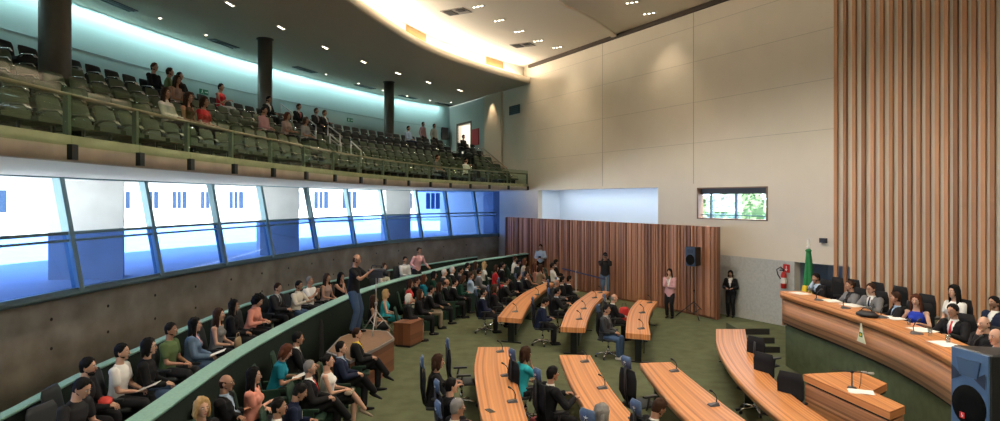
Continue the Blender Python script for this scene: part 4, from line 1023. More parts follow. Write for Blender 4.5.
def skeleton(pose, fem, yaw):
    P = POSES[pose]; k = {}
    hz = .53 if P['sit'] else .92; hip = V((0, 0 if P['sit'] else 0, hz)); Rl = Matrix.Rotation(-math.radians(P['lean']), 3, 'X')
    up = Rl @ V((0, 0, 1)); fw = Rl @ V((0, 1, 0)); k['hip'] = hip; k['up'] = up; k['fw'] = fw
    k['waist'] = hip + up * .17; k['chest'] = hip + up * .34 + fw * .015; k['sh'] = hip + up * .47; k['neck'] = hip + up * .52; hd0 = Rl @ V((0, .0, .0))
    hr = V((0, 0, 1)).lerp(up, .5).normalized(); Rh = Matrix.Rotation(math.radians(yaw), 3, 'Z') @ Matrix.Rotation(math.radians(P['pitch']), 3, 'X')
    k['Rh'] = Rh; k['nt'] = k['neck'] + hr * .075; k['head'] = k['nt'] + Rh @ V((0, .025, .092))
    sw = .165 if fem else .19
    for s, nm, wv in ((1, 'R', P['w'][0]), (-1, 'L', P['w'][1])):
        sh = k['sh'] + V((s * sw, 0, -.02)); wr = hip + V(wv) if P['sit'] == 0 or 1 else 0
        hint = V((s * .55, -.55, -.6)) if not P.get('up') else V((s * .45, .05, -1))
        el, wr = ik(sh, wr, .285, .25, hint); k['sh' + nm] = sh; k['el' + nm] = el; k['wr' + nm] = wr
        hp = hip + V((s * .088, 0, -.01))
        if P['sit']:
            an = V((s * .10, .24 if pose in ('desk', 'face') else .42, .085)); hint = V((s * .1, .3, 1))
            if P.get('crossed') and s == 1: an = V((-.13, .62, .33)); hint = V((-.1, .2, 1))
            if fem and not P.get('crossed'): an.x *= .7
        else: an = V((s * .10, .0 if s > 0 else .05, .085)); hint = V((0, 1, .1))
        kn, an = ik(hp, an, .43, .425, hint); k['hp' + nm] = hp; k['kn' + nm] = kn; k['an' + nm] = an
    return k
def lerp_head(k, v): return k['head'] + k['Rh'] @ V(v)
def hand(mb, wr, d, s, pal):
    """wrist, direction, side sign, palm normal: palm, four fingers and a side thumb"""
    d = d.normalized(); pal = (pal - d * pal.dot(d)).normalized(); ac = d.cross(pal) * 1.0
    if ac.dot(V((s, 0, 0))) < 0: ac = -ac                    # ac points to the outer side
    mb.loft([(wr - d * .01, .026, .019), (wr + d * .03, .034, .015), (wr + d * .075, .040, .014), (wr + d * .092, .036, .011)], ac, 10)
    for j, (o, l) in enumerate(((-.030, .070), (-.010, .078), (.011, .072), (.030, .056))):
        a = wr + d * .088 + ac * o; b = a + (d * .85 + pal * .35).normalized() * l * .5; c = b + (d * .5 + pal * .8).normalized() * l * .5
        mb.tube([a, b, c], [.0088, .008, .006], 6)
    a = wr + d * .025 - ac * .028; b = a + (d * .6 - ac * .7 + pal * .2).normalized() * .035; c = b + (d * .9 + pal * .3 - ac * .1).normalized() * .03
    mb.tube([a, b, c], [.012, .0095, .007], 6)
def limb(mb, a, b, ra, rb, mid=None, e=0):
    c = a.lerp(b, .4); m_ = mid if mid else (ra * .6 + rb * .45)
    t = (b - a).normalized()
    mb.loft([(a - t * ra * .8, ra * .5 + e, ra * .5 + e), (a, ra + e, ra + e), (c, m_ + e, m_ + e), (b, rb + e, rb + e), (b + t * rb * .7, rb * .6 + e, rb * .6 + e)], None, 10)
BODYC = {}
def body_mesh(pose, fem, yaw, lvl):
    key = (pose, fem, yaw, lvl)
    if key in BODYC: return BODYC[key]
    k = skeleton(pose, fem, yaw); mb = MB(); up, fw = k['up'], k['fw']; f = .9 if fem else 1
    mb.loft([(k['hip'] - up * .09, .08, .07), (k['hip'] - up * .05, .15, .10), (k['hip'], .165, .115), (k['waist'], .125 * f, .095), (k['chest'], .155 * f, .115), (k['sh'] - up * .03, .15 * f, .095), (k['sh'] + up * .02, .09, .065), (k['neck'], .062, .056), (k['nt'] + up * .03, .053, .055)], (1, 0, 0), 16)
    for nm in 'RL':
        mb.ell(k['sh' + nm], .055, .055, .052)
        limb(mb, k['sh' + nm], k['el' + nm], .048 * f, .037 * f); limb(mb, k['el' + nm], k['wr' + nm], .039 * f, .025 * f)
        limb(mb, k['hp' + nm], k['kn' + nm], .085, .054); limb(mb, k['kn' + nm], k['an' + nm], .055, .034, .054)
        an = k['an' + nm]; kn = k['kn' + nm]; fd = V((0, 1, 0)) if an.z < .15 else V((-.2, .75, -.5)).normalized(); dn = V((0, 0, -1)) if an.z < .15 else V((-.1, -.5, -.85)).normalized(); q_ = an + dn * .05
        mb.loft([(q_ - fd * .05, .022, .018), (q_, .030, .028), (q_ + fd * .09, .032, .018), (q_ + fd * .14, .026, .010)], None, 10)
    hw = .96 if fem else 1; Rh4 = k['Rh'].to_4x4()
    def sk(d, q):
        q = q.copy()
        if q.z < 0: q.x *= 1 - .30 * min(1, -q.z / .12); q.y *= 1 - .12 * min(1, -q.z / .12)
        return q
    mb.ell(k['head'], .076 * hw, .096, .118, Rh4, 18, 14, fn=sk)
    mb.ell(lerp_head(k, (0, .062, -.088)), .030, .026, .022, Rh4)
    me = remesh(mb, (.013, .02, .028)[lvl], 2)
    # face, ears, hands appended as fine geometry
    x = MB(); h = lambda v: lerp_head(k, v)
    x.loft([(h((0, .088, .022)), .007, .006), (h((0, .102, -.006)), .011, .012), (h((0, .107, -.020)), .015, .011), (h((0, .090, -.030)), .010, .006)], k['Rh'] @ V((1, 0, 0)), 8)
    for s in (-1, 1):
        x.ell(h((s * .078 * hw, -.005, -.005)), .010, .018, .032, Rh4 @ Matrix.Rotation(s * .25, 4, 'Z'), 8, 6)
        x.ell(h((s * .030, .083, .012)), .013, .008, .0085, Rh4, 8, 6, mi=1); x.ell(h((s * .030, .0895, .012)), .0062, .004, .0062, Rh4, 8, 6, mi=2)
        x.loft([(h((s * .014, .092, .031)), .004, .004), (h((s * .03, .094, .036)), .005, .004), (h((s * .05, .082, .030)), .003, .003)], None, 6, mi=2)
    x.ell(h((0, .091, -.052)), .022, .006, .0065, Rh4, 10, 6, mi=3); x.ell(h((0, .089, -.062)), .017, .006, .006, Rh4, 8, 6, mi=3)
    P = POSES[pose]
    for nm, s in (('R', 1), ('L', -1)):
        fa = (k['wr' + nm] - k['el' + nm]).normalized(); hd = fa
        if pose in ('lap', 'clasp', 'back', 'cross', 'fold', 'desk', 'read'): hd = (fa + V((-s * .35, .3, -.15))).normalized(); pal = V((0, 0, -1))
        elif P.get('up'): hd = (fa + V((-s * .15, 0, .5))).normalized(); pal = V((0, -1, 0)) if pose not in ('clap', 'stphoto') else V((-s, 0, 0))
        else: pal = V((-s, 0, 0)) if pose == 'stand' else V((0, 0, -1))
        hand(x, k['wr' + nm], hd, s, pal)
    m2 = x.mesh('x'); bm = bmesh.new(); bm.from_mesh(me); bm.from_mesh(m2); bpy.data.meshes.remove(m2)
    nb = len(me.polygons); out = bpy.data.meshes.new('person_body'); bm.to_mesh(out); bm.free()
    out.polygons.foreach_set('use_smooth', [True] * len(out.polygons))
    for q in range(4): out.materials.append(None)
    BODYC[key] = out; return out
TOPC = {}
def top_mesh(pose, fem, kind, lvl):
    key = (pose, fem, kind, lvl)
    if key in TOPC: return TOPC[key]
    k = skeleton(pose, fem, 0); mb = MB(); up, fw = k['up'], k['fw']; f = .9 if fem else 1
    e = {'shirt': .012, 'tee': .014, 'tank': .009, 'jacket': .026, 'sweater': .018}[kind]
    sit = POSES[pose]['sit']; low = -.06 if sit else (-.16 if kind == 'jacket' else -.06)
    mb.loft([(k['hip'] + up * low, .165 + e, .115 + e), (k['hip'], .168 + e, .12 + e), (k['waist'], (.14 if kind != 'tank' else .128) * f + e, .10 + e), (k['chest'], .158 * f + e, .117 + e), (k['sh'] - up * .03, .155 * f + e, .097 + e), (k['sh'] + up * .012, .10 + e, .067 + e), (k['neck'] - up * (.0 if kind != 'tank' else .02), .060 + e * .5, .054 + e * .6)], (1, 0, 0), 18)
    if fem:
        for s in (-1, 1): mb.ell(k['chest'] + fw * .085 + V((s * .065, 0, 0)) + up * .01, .06 + e * .5, .05 + e * .5, .06 + e * .5)
    for nm in 'RL':
        a, b, c = k['sh' + nm], k['el' + nm], k['wr' + nm]
        if kind == 'tank': continue
        mb.ell(a, .056 + e, .056 + e, .053 + e)
        if kind == 'tee': limb(mb, a, a.lerp(b, .62), .052, .050, e=e)
        else: limb(mb, a, b, .049 * f, .040, e=e); limb(mb, b, b.lerp(c, .97), .041, .031 if kind == 'jacket' else .029, e=e * .8)
    me = remesh(mb, (.014, .021, .03)[lvl], 2)
    if kind == 'jacket':
        bm = bmesh.new(); bm.from_mesh(me); kill = []
        top = k['neck'] + up * .02; L = .34
        for fc in bm.faces:
            c = fc.calc_center_median() - top; v_ = -c.dot(up); u = abs(c.x); fr_ = c.dot(fw)
            if fr_ > .02 and 0 < v_ + .05 and v_ < L and u < .072 * (1 - v_ / L) + .006: kill.append(fc)
            elif v_ < .03 and u < .052: kill.append(fc)
        bmesh.ops.delete(bm, geom=kill, context='FACES'); bm.to_mesh(me); bm.free()
    if kind in ('shirt', 'jacket') and kind == 'shirt':
        x = MB(); x.loft([(k['neck'] - up * .012, .074, .068), (k['neck'] + up * .018 - fw * .004, .066, .062), (k['neck'] + up * .022 - fw * .004, .060, .056), (k['neck'], .062, .058)], (1, 0, 0), 16, caps=False)
        m2 = x.mesh('x'); bm = bmesh.new(); bm.from_mesh(me); bm.from_mesh(m2); bm.to_mesh(me); bm.free()
    me.polygons.foreach_set('use_smooth', [True] * len(me.polygons)); me.materials.clear(); me.materials.append(None); me.name = kind
    TOPC[key] = me; return me
TIEC = {}
def tie_mesh(pose, fem):
    key = (pose, fem)
    if key in TIEC: return TIEC[key]
    sm_ = top_mesh(pose, fem, 'shirt', 0); bvh = BVHTree.FromPolygons([v.co for v in sm_.vertices], [p.vertices for p in sm_.polygons]); k = skeleton(pose, fem, 0); up, fw = k['up'], k['fw']
    mb = MB(); secs = []
    for i in range(9):
        v_ = .005 + i * .042; o = k['neck'] - up * v_ + fw * .5; hit = bvh.ray_cast(o, -fw)[0]
        if hit is None: continue
        w_ = .019 if i == 0 else .014 + i * .0035; secs.append((hit + fw * .004, w_, .007))
    mb.loft(secs, (1, 0, 0), 8); me = mb.mesh('tie'); me.materials.append(None); TIEC[key] = me; return me
LEGC = {}
def leg_mesh(pose, fem, kind, lvl):
    key = (pose, fem, kind, lvl)
    if key in LEGC: return LEGC[key]
    k = skeleton(pose, fem, 0); mb = MB(); up = k['up']; e = .014; sit = POSES[pose]['sit']
    mb.loft([(k['hip'] - up * .10, .11, .09), (k['hip'] - up * .05, .165 + e, .115 + e), (k['hip'], .166 + e, .116 + e), (k['hip'] + up * .06, .155 + e, .108 + e)], (1, 0, 0), 16)
    for nm in 'RL':
        a, b, c = k['hp' + nm], k['kn' + nm], k['an' + nm]
        if kind == 'skirt':
            limb(mb, a, a.lerp(b, .98), .09, .07, e=e)
        else:
            limb(mb, a, b, .09, .062, e=e); limb(mb, b, b.lerp(c, .97), .058, .052, .060, e=e * .8)
    if kind == 'skirt':
        a, b = k['hip'], k['knR'].lerp(k['knL'], .5)
        mb.loft([(a, .16, .10), (a.lerp(b, .5), .15, .085), (a.lerp(b, .95), .135, .075)], (1, 0, 0), 14)
    me = remesh(mb, (.015, .021, .03)[lvl], 2); me.materials.clear(); me.materials.append(None); me.name = kind
    LEGC[key] = me; return me
SHOEC = {}
def shoe_mesh(pose, fem, nm):
    key = (pose, fem, nm)
    if key in SHOEC: return SHOEC[key]
    k = skeleton(pose, fem, 0); an = k['an' + nm]; fd = V((0, 1, 0)) if an.z < .15 else V((-.2, .75, -.5)).normalized(); dn = V((0, 0, -1)) if an.z < .15 else V((-.1, -.5, -.85)).normalized()
    b = an + dn * .055; mb = MB(); w_ = .040 if fem else .046
    mb.loft([(b - fd * .085, .02, .018), (b - fd * .06, .036, .030), (b, .038, .034 if fem else .042), (b + fd * .08, w_, .028), (b + fd * .14, w_ * .95, .022), (b + fd * .195, w_ * .5, .014)], None, 12)
    me = mb.mesh('shoe'); me.materials.append(None); SHOEC[key] = me; return me
HAIRC = {}
def hair_mesh(pose, fem, yaw, kind):
    key = (pose, fem, yaw, kind)
    if key in HAIRC: return HAIRC[key]
    k = skeleton(pose, fem, yaw); Rh = k['Rh']; Rh4 = Rh.to_4x4(); mb = MB(); hw = .96 if fem else 1
    big = {'short': .013, 'long': .020, 'bob': .022, 'bald': .003, 'bun': .010, 'curly': .045, 'cap': .012}[kind]
    def fn(d, q):
        q = V((d.x * .076 * hw, d.y * .096, d.z * .118)); low = kind in ('short', 'bald', 'bun', 'cap')
        # signed distance to the hairline: forehead, temples, nape
        az = abs(math.atan2(d.x, d.y)); el = d.z + .10 * noise.noise(V((d.x * 6, d.y * 6, 3.1)))
        if az < .75: line = .74 - .14 * (az / .75)
        elif az < 1.35: line = .60 - (.52 if low else 1.03) * (az - .75) / .6
        elif az < 2.0: line = (.08 if low else -.43) - (.66 if low else .35) * (az - 1.35) / .65
        else: line = (-.58 - .14 * (az - 2.0)) if low else -.8
        sd = el - line
        if kind == 'bald': sd = min(sd, .30 - d.z - .1 * d.y, (az - 1.2) * 1.5)
        mk_ = max(0, min(1, (sd + .05) / .16)); mk_ = mk_ * mk_ * (3 - 2 * mk_)
        vol = big * (1 + .35 * max(0, d.z)) * (1 + noise.noise(d * (6 if kind == 'curly' else 3.5)) * (.7 if kind == 'curly' else .55)) + .0035 * noise.noise(d * 14)
        if low: vol *= .30 + .70 * max(0, min(1, (d.z + .15) / .55))
        return q * 1.0 + d * (-.010 + (vol + .013) * mk_)
    mb.ell(k['head'], 1, 1, 1, Rh4, 30, 24, fn=lambda d, q: fn(d, q))
    h = lambda v: lerp_head(k, v)
    if kind in ('long', 'bob'):
        z1 = -.30 if kind == 'long' else -.13; sd = Rh @ V((1, 0, 0))
        mb.loft([(h((0, -.045, .05)), .085, .060), (h((0, -.055, -.05)), .096, .052), (h((0, -.068, z1 * .6)), .098, .045), (h((0, -.075, z1)), .075, .030), (h((0, -.075, z1 - .03)), .04, .015)], sd, 18)
        for s in (-1, 1): mb.loft([(h((s * .072, .02, .05)), .018, .03), (h((s * .085, .01, -.04)), .018, .034), (h((s * .085, .0, z1 * .8)), .016, .03), (h((s * .078, .0, z1)), .008, .01)], sd, 10)
    if kind == 'bun': mb.ell(h((0, -.115, .03)), .04, .035, .04)
    me = mb.mesh('hair'); me.materials.append(None); HAIRC[key] = me; return me
def cm(c, rough=.8):
    key = 'cloth_%d_%d_%d' % tuple(int(x * 255) for x in c)
    return mat(key, c, rough, spec=.2)
SKIN = {'l': (.56, .33, .235), 'm': (.40, .215, .14), 'd': (.17, .085, .05)}
HAIRM = {'bk': (.008, .007, .007), 'br': (.04, .018, .010), 'rb': (.09, .03, .015), 'bl': (.42, .27, .12), 'gr': (.22, .21, .20), 'wh': (.60, .58, .54)}
EYEW = mat('eye_white', (.7, .68, .65), .3); EYED = mat('eye_dark', (.015, .01, .008), .3)
C = dict(K=(.010, .010, .012), K2=(.022, .022, .025), NV=(.012, .018, .045), CH=(.045, .047, .052), GY=(.16, .16, .165), LG=(.38, .38, .38), W=(.74, .73, .70), CR=(.62, .56, .46), PK=(.60, .33, .35), PE=(.66, .27, .20),
         TL=(.01, .20, .28), TQ=(.03, .42, .50), GN=(.10, .15, .06), DG=(.01, .05, .035), RD=(.50, .02, .025), LB=(.36, .47, .62), DN=(.10, .16, .25), JN=(.05, .09, .17), BL=(.02, .05, .42), BR=(.10, .06, .035), KH=(.24, .19, .13), YL=(.75, .55, .06), PP=(.2, .06, .2), FL=(.35, .25, .22))
def mk(name, me, parent, *ms):
    o = bpy.data.objects.new(name, me); COL.objects.link(o); o.parent = parent
    while len(me.materials) < len(ms): me.materials.append(None)
    for i, m_ in enumerate(ms): o.material_slots[i].link = 'OBJECT'; o.material_slots[i].material = m_
    return o
NAMES = {'shirt': 'shirt', 'tee': 't_shirt', 'tank': 'sleeveless_top', 'jacket': 'jacket', 'sweater': 'sweater'}
def person(x, y, z, rz, lab, pose='lap', fem=0, top='jacket', tc='K', sh='W', tie=None, bot='trousers', bc='K', hair='short', hc='bk', skin='m', yaw=0, scale=1.0, shoe='K', extra=None, group=None):
    dist = math.hypot(x, y); lvl = 0 if dist < 15 else 1 if dist < 24 else 2
    skm = mat('skin_' + skin, SKIN[skin], .55, spec=.3); lip = mat('lips_' + skin, tuple(a * b for a, b in zip(SKIN[skin], (.85, .5, .5))), .5)
    b = bpy.data.objects.new('person', body_mesh(pose, fem, yaw, lvl)); COL.objects.link(b)
    for i, m_ in enumerate((skm, EYEW, EYED, lip)): b.material_slots[i].link = 'OBJECT'; b.material_slots[i].material = m_
    b.location = (x, y, z); b.rotation_euler = (0, 0, rz); b.scale = (scale,) * 3; tag(b, lab, 'person', group)
    if top == 'jacket':
        mk('jacket', top_mesh(pose, fem, 'jacket', lvl), b, cm(C[tc])); mk('shirt', top_mesh(pose, fem, 'shirt', lvl), b, cm(C[sh]))
        if tie: mk('tie', tie_mesh(pose, fem), b, cm(C[tie], .5))
    else: mk(NAMES[top], top_mesh(pose, fem, top, lvl), b, cm(C[tc]))
    mk(bot, leg_mesh(pose, fem, bot, lvl), b, cm(C[bc]))
    for nm in 'RL': mk('shoe', shoe_mesh(pose, fem, nm), b, cm(C[shoe], .4))
    mk('hair', hair_mesh(pose, fem, yaw, hair), b, mat('hair_' + hc, HAIRM[hc], .6, bump=.6, bscale=90, spec=.12))
    k = skeleton(pose, fem, yaw)
    if extra and 'glasses' in extra:
        g = MB(); h = lambda v: lerp_head(k, v)
        for s in (-1, 1):
            pts = [h((s * .031 + .021 * math.cos(a), .099, .012 + .015 * math.sin(a))) for a in [2 * math.pi * i / 12 for i in range(13)]]; g.tube(pts, .002, 5, caps=False); g.tube([h((s * .052, .097, .014)), h((s * .08, .06, .014)), h((s * .082, -.01, .01))], .002, 5)
        g.tube([h((-.01, .10, .014)), h((.01, .10, .014))], .002, 5); g.build('glasses', BLACK, b)
    if extra and 'beard' in extra:
        g = MB(); g.ell(lerp_head(k, (0, .045, -.078)), .052, .050, .040, k['Rh'].to_4x4(), 14, 10); g.build('beard', mat('hair_' + hc, HAIRM[hc], .6), b)
    if extra and 'badge' in extra:
        bv = BVHTree.FromPolygons([v.co for v in top_mesh(pose, fem, 'shirt' if top == 'jacket' else top, lvl).vertices], [p.vertices for p in top_mesh(pose, fem, 'shirt' if top == 'jacket' else top, lvl).polygons]); hit = bv.ray_cast(k['chest'] + k['fw'] * .5 + V((-.07, 0, 0)), -k['fw'])[0]
        if hit:
            g = MB(); M = Matrix.Translation(hit + k['fw'] * .022); g.box(-.035, .035, -.002, .002, -.05, .05, M); g.build('badge', PAPER, b)
    return b
def held(name, lab, cat, b, loc, builder):
    """an object held by person b; loc in the person's own frame; separate top-level thing"""
    r = empty(name); r.matrix_world = Matrix.Translation(b.location) @ Matrix.Rotation(b.rotation_euler.z, 4, 'Z') @ Matrix.Scale(b.scale.x, 4) @ Matrix.Translation(loc); tag(r, lab, cat); builder(r); return r
def at_head(px, py, zf, pose, scale=1.0, yaw=0, ang=None, tgt=TGT):
    """floor position so that the head centre is seen at px,py"""
    k = skeleton(pose, 0, yaw); hh = k['head']; z = zf + hh.z * scale; q = G(px, py, z); rz = face_to(q, tgt) if ang is None else math.radians(ang)
    o = Matrix.Rotation(rz, 3, 'Z') @ V((hh.x, hh.y, 0)) * scale; return q.x - o.x, q.y - o.y, rz
def P(px, py, zf, lab, seat=None, ang=None, tgt=TGT, scale=1.0, **kw):
    pose = kw.get('pose', 'lap'); x, y, rz = at_head(px, py, zf, pose, scale, kw.get('yaw', 0), ang, tgt)
    if seat == 'w':                                            # keep clear of the gallery wall
        pass
    b = person(x, y, zf, rz, lab, scale=scale, **kw)
    if seat in ('g', 'b'): aud(seat, x, y, zf, rz, SEATLAB[seat] % lab_short(lab), None)
    if seat == 'o': office(x - math.sin(rz) * .11, y + math.cos(rz) * .11, zf, rz, 'black mesh swivel chair carrying the ' + lab_short(lab), 'occupied swivel chairs')
    return b
def lab_short(l):
    w_ = l.split(); return ' '.join(w_[:9])
SEATLAB = {'g': 'deep green seat under the %s', 'b': 'black seat under the %s'}
SF, TF = .58, .18                                              # gallery floor, audience step
# --- left gallery
P(82, 388, SF, 'person with bowed dark head, dark shirt and light cord, lowest in the left corner', 'b', pose='read', top='tee', tc='K2', bc='K', hc='bk', skin='l', ang=-95)
P(88, 367, SF, 'person in black hoodie with red print looking right, beside the one in white shirt', 'b', pose='clasp', top='sweater', tc='K', bc='K', skin='l', ang=-80, extra=('beard',))
P(122, 352, SF, 'person in white short-sleeved shirt with papers on the lap in the left gallery', 'b', pose='lap', top='tee', tc='W', bc='K2', skin='l', ang=-82)
P(149, 347, SF, 'person with glasses, black sweater and blue jeans in the left gallery', 'b', pose='lap', top='sweater', tc='K', bc='JN', hair='bob', hc='bk', skin='l', ang=-75, extra=('glasses',))
P(171, 330, SF, 'person in olive green printed t-shirt in the left gallery', 'b', pose='lap', top='tee', tc='GN', bc='K2', skin='m', ang=-90)
P(195, 325, SF, 'woman in denim jacket over pink top in the left gallery', 'b', pose='lap', fem=1, top='jacket', tc='DN', sh='PK', bc='JN', hair='long', skin='l', ang=-75)
P(219, 315, SF, 'woman with long brown hair in grey sleeveless top in the left gallery', 'b', pose='lap', fem=1, top='tank', tc='GY', bc='K', hair='long', hc='br', skin='l')
P(234, 306, SF, 'woman with long black hair dressed in black in the left gallery', 'b', pose='lap', fem=1, top='sweater', tc='K', bc='K', hair='long', skin='m', ang=-80)
P(258, 301, SF, 'woman with black curly hair, head down, in pale peach blouse, left gallery', 'b', pose='read', fem=1, top='shirt', tc='PE', bc='K', hair='curly', skin='l')
P(278, 288, SF, 'person in dark suit and striped tie in the left gallery', 'b', pose='clasp', tc='K2', sh='LG', tie='CH', hc='br', skin='l')
P(299, 285.5, SF, 'person in cream shirt with camera strap in the left gallery', 'b', pose='desk', top='shirt', tc='CR', bc='JN', skin='m')
P(310, 281, SF, 'greying person in white polo shirt clapping in the left gallery', 'b', pose='clap', top='tee', tc='W', bc='K2', hc='gr', skin='m')
P(327, 278, SF, 'woman in patterned strapless top looking up in the left gallery', 'b', pose='lap', fem=1, top='tank', tc='FL', bc='K', hair='long', hc='br', skin='m')
P(341, 277, SF, 'woman in black top with hand at chin behind the cameraman', 'b', pose='chin', fem=1, top='tank', tc='K', bc='K', hair='long', skin='m')
P(384, 267, SF, 'woman in cream blouse right of the video camera in the gallery', 'b', pose='clasp', fem=1, top='shirt', tc='CR', bc='K', hair='bob', hc='br', skin='l')
P(405, 260, SF, 'person with dark hair in white shirt beside the standing pink shirt', 'b', pose='lap', top='shirt', tc='W', bc='K', skin='m')
P(419, 251, SF + .05, 'standing person in pink shirt leaning in the far part of the left gallery', pose='stlean', top='shirt', tc='PK', bc='K2', hc='br', skin='m', scale=.97)
# --- audience below the gallery wall, near block
P(202, 408, TF, 'woman with blonde hair at the bottom left below the teal ledge', 'g', pose='lap', fem=1, top='sweater', tc='K', bc='K', hair='bob', hc='bl', skin='l', ang=-130)
P(226, 383, TF, 'balding person with glasses, black sweater and blue collar below the ledge', 'g', pose='fold', top='jacket', tc='K', sh='LB', bc='K', hair='bald', hc='br', skin='m', ang=-85, extra=('glasses',))
P(254, 376, TF, 'woman with long dark hair in peach blouse with folded arms', 'g', pose='fold', fem=1, top='tee', tc='PE', bc='K', hair='long', skin='l', ang=-85)
P(286, 352, TF, 'woman in teal top reading papers in the row below the ledge', 'g', pose='read', fem=1, top='tee', tc='TL', bc='K', hair='bob', hc='rb', skin='m', ang=-75)
P(298, 338.5, TF, 'person in black suit, white shirt and patterned tie below the ledge', 'g', pose='clasp', tc='K', sh='W', tie='GY', skin='m', ang=-75)
P(279, 407, 0, 'young person with dark hair and white collar at the bottom edge', 'g', pose='lap', tc='K', sh='W', skin='m', ang=-70, yaw=-10)
P(300, 392, 0, 'person in navy shirt with white badge at the bottom edge', 'g', pose='read', top='shirt', tc='NV', bc='K', skin='m', ang=-75, extra=('badge',))
P(310, 368, 0, 'grey-haired person in black suit with red tie, legs crossed', 'g', pose='cross', tc='K', sh='W', tie='RD', hc='gr', skin='l', ang=-85)
P(328, 361, 0, 'woman with black hair in white sleeveless blouse, legs crossed', 'g', pose='cross', fem=1, top='tank', tc='W', bot='skirt', bc='K', hair='bun', skin='l', ang=-85, shoe='KH')
P(341, 348, 0, 'person in dark navy suit with light blue tie, legs crossed', 'g', pose='cross', tc='NV', sh='LB', tie='DN', skin='l', ang=-82)
P(357, 334, 0, 'person in black suit with yellow tie before the wooden platform', 'g', pose='cross', tc='K', sh='YL', tie='YL', hc='br', skin='l', ang=-82)
# --- audience beyond the platform: front, middle and wall rows
FR_ = 'in the far audience'
R0, R1, R2 = 0.0, .10, TF
L_ = [
 (374, 300, R1, 'woman in black dress left of the turquoise dress ' + FR_, dict(pose='lap', fem=1, top='tank', tc='K', bot='skirt', bc='K', hair='long', hc='br')),
 (386, 294, R1, 'blonde woman in turquoise sleeveless dress ' + FR_, dict(pose='lap', fem=1, top='tank', tc='TQ', bot='skirt', bc='TQ', hair='bob', hc='bl', skin='l')),
 (409, 298.5, R0, 'white-haired woman in black jacket and grey skirt ' + FR_, dict(pose='lap', fem=1, tc='K', sh='K2', bot='skirt', bc='GY', hair='bob', hc='wh', skin='l')),
 (420, 294, R0, 'woman with brown hair in black next to the white-haired woman', dict(pose='lap', fem=1, tc='K', sh='K2', bc='K', hair='long', hc='br', skin='l')),
 (431, 290, R0, 'person in black suit and khaki trousers ' + FR_, dict(pose='clasp', tc='K', sh='LG', bc='KH', tie='CH')),
 (439.5, 286.5, R0, 'woman in black jacket with teal scarf ' + FR_, dict(pose='lap', fem=1, tc='K', sh='TL', bc='K', hair='long', hc='br')),
 (446.5, 282.5, R0, 'bald person in black suit, middle of the front row ' + FR_, dict(pose='clasp', tc='K', sh='LG', tie='CH', hair='bald', hc='br')),
 (455, 282.5, R0, 'person in black suit right of the bald one ' + FR_, dict(pose='clasp', tc='K', sh='W', tie='GY')),
 (410, 284, R1, 'woman in red and white dress behind the white-haired woman', dict(pose='lap', fem=1, top='tee', tc='RD', bc='CR', hair='bob', hc='br')),
 (417, 281, R1, 'person in dark clothes between the red dress and the teal top', dict(pose='lap', top='sweater', tc='K', hc='br')),
 (424, 278.5, R1, 'woman in teal top with warm brown hair ' + FR_, dict(pose='lap', fem=1, top='shirt', tc='TL', bc='KH', hair='long', hc='rb')),
 (434, 275, R1, 'woman in dark green dress ' + FR_, dict(pose='lap', fem=1, top='tee', tc='DG', bc='DG', hair='bob', hc='bk')),
 (444.5, 272.5, R2, 'left white-haired person in dark suit by the gallery wall', dict(pose='lap', tc='CH', sh='W', hc='wh', skin='l')),
 (452.5, 270, R2, 'right white-haired person in dark suit by the gallery wall', dict(pose='lap', tc='K', sh='W', hc='wh', skin='l')),
 (460.5, 270.5, R2, 'dark-haired person right of the two white-haired ones', dict(pose='lap', tc='K2', sh='LG')),
 (467.5, 266, R2, 'person in black suit behind the folded arms ' + FR_, dict(pose='lap', tc='K', sh='W', tie='K')),
 (475.5, 265, R2, 'woman with long dark hair by the gallery wall ' + FR_, dict(pose='lap', fem=1, top='sweater', tc='BR', hair='long', hc='br')),
 (484.5, 265, R2, 'blonde woman in white blouse by the gallery wall', dict(pose='lap', fem=1, top='shirt', tc='W', bc='K', hair='long', hc='bl', skin='l')),
 (463, 279, R1, 'woman in dark blouse with papers ' + FR_, dict(pose='read', fem=1, top='shirt', tc='DG', bc='K', hair='long', hc='br')),
 (471, 275.5, R1, 'person in blue-grey shirt with folded arms ' + FR_, dict(pose='fold', top='shirt', tc='LB', bc='K', hc='br')),
 (479.5, 272, R1, 'person in grey jacket and dark tie beside the folded arms', dict(pose='lap', tc='GY', sh='LB', tie='K')),
 (496, 268.5, R1, 'woman in bright red dress ' + FR_, dict(pose='lap', fem=1, top='tee', tc='RD', bot='skirt', bc='RD', hair='bob', hc='br')),
 (502.5, 265.5, R2, 'person in black suit with pink tie beside the red dress', dict(pose='lap', tc='K', sh='W', tie='PK')),
 (515, 259, R2, 'person in white by the gallery wall near the partition', dict(pose='lap', fem=1, top='shirt', tc='W', bc='K', hair='short', hc='br')),
 (518.5, 262.5, R1, 'person in charcoal suit near the slatted partition', dict(pose='clasp', tc='CH', sh='W', hc='bk')),
 (524.5, 262, R2, 'woman with reddish hair near the slatted partition', dict(pose='lap', fem=1, top='shirt', tc='CR', bc='K', hair='bob', hc='rb')),
 (528, 270, R1, 'woman in dark dress leaning back near the far desk', dict(pose='back', fem=1, top='tank', tc='K', bot='skirt', bc='K', hair='long', hc='br')),
 (535, 266.5, R1, 'woman in pale pink dress near the slatted partition', dict(pose='back', fem=1, top='tank', tc='PE', bc='CR', hair='long', hc='rb', skin='l')),
 (541, 268, R1, 'woman in sandy top right of the pale pink dress', dict(pose='chin', fem=1, top='tee', tc='KH', bc='K', hair='bob', hc='br')),
 (552.5, 266, R1, 'person in white shirt and blue jeans near the slatted partition', dict(pose='back', top='shirt', tc='W', bc='JN')),
 (556, 262.5, R2, 'person in black suit at the end of the far row by the partition', dict(pose='clasp', tc='K', sh='W', tie='K')),
]
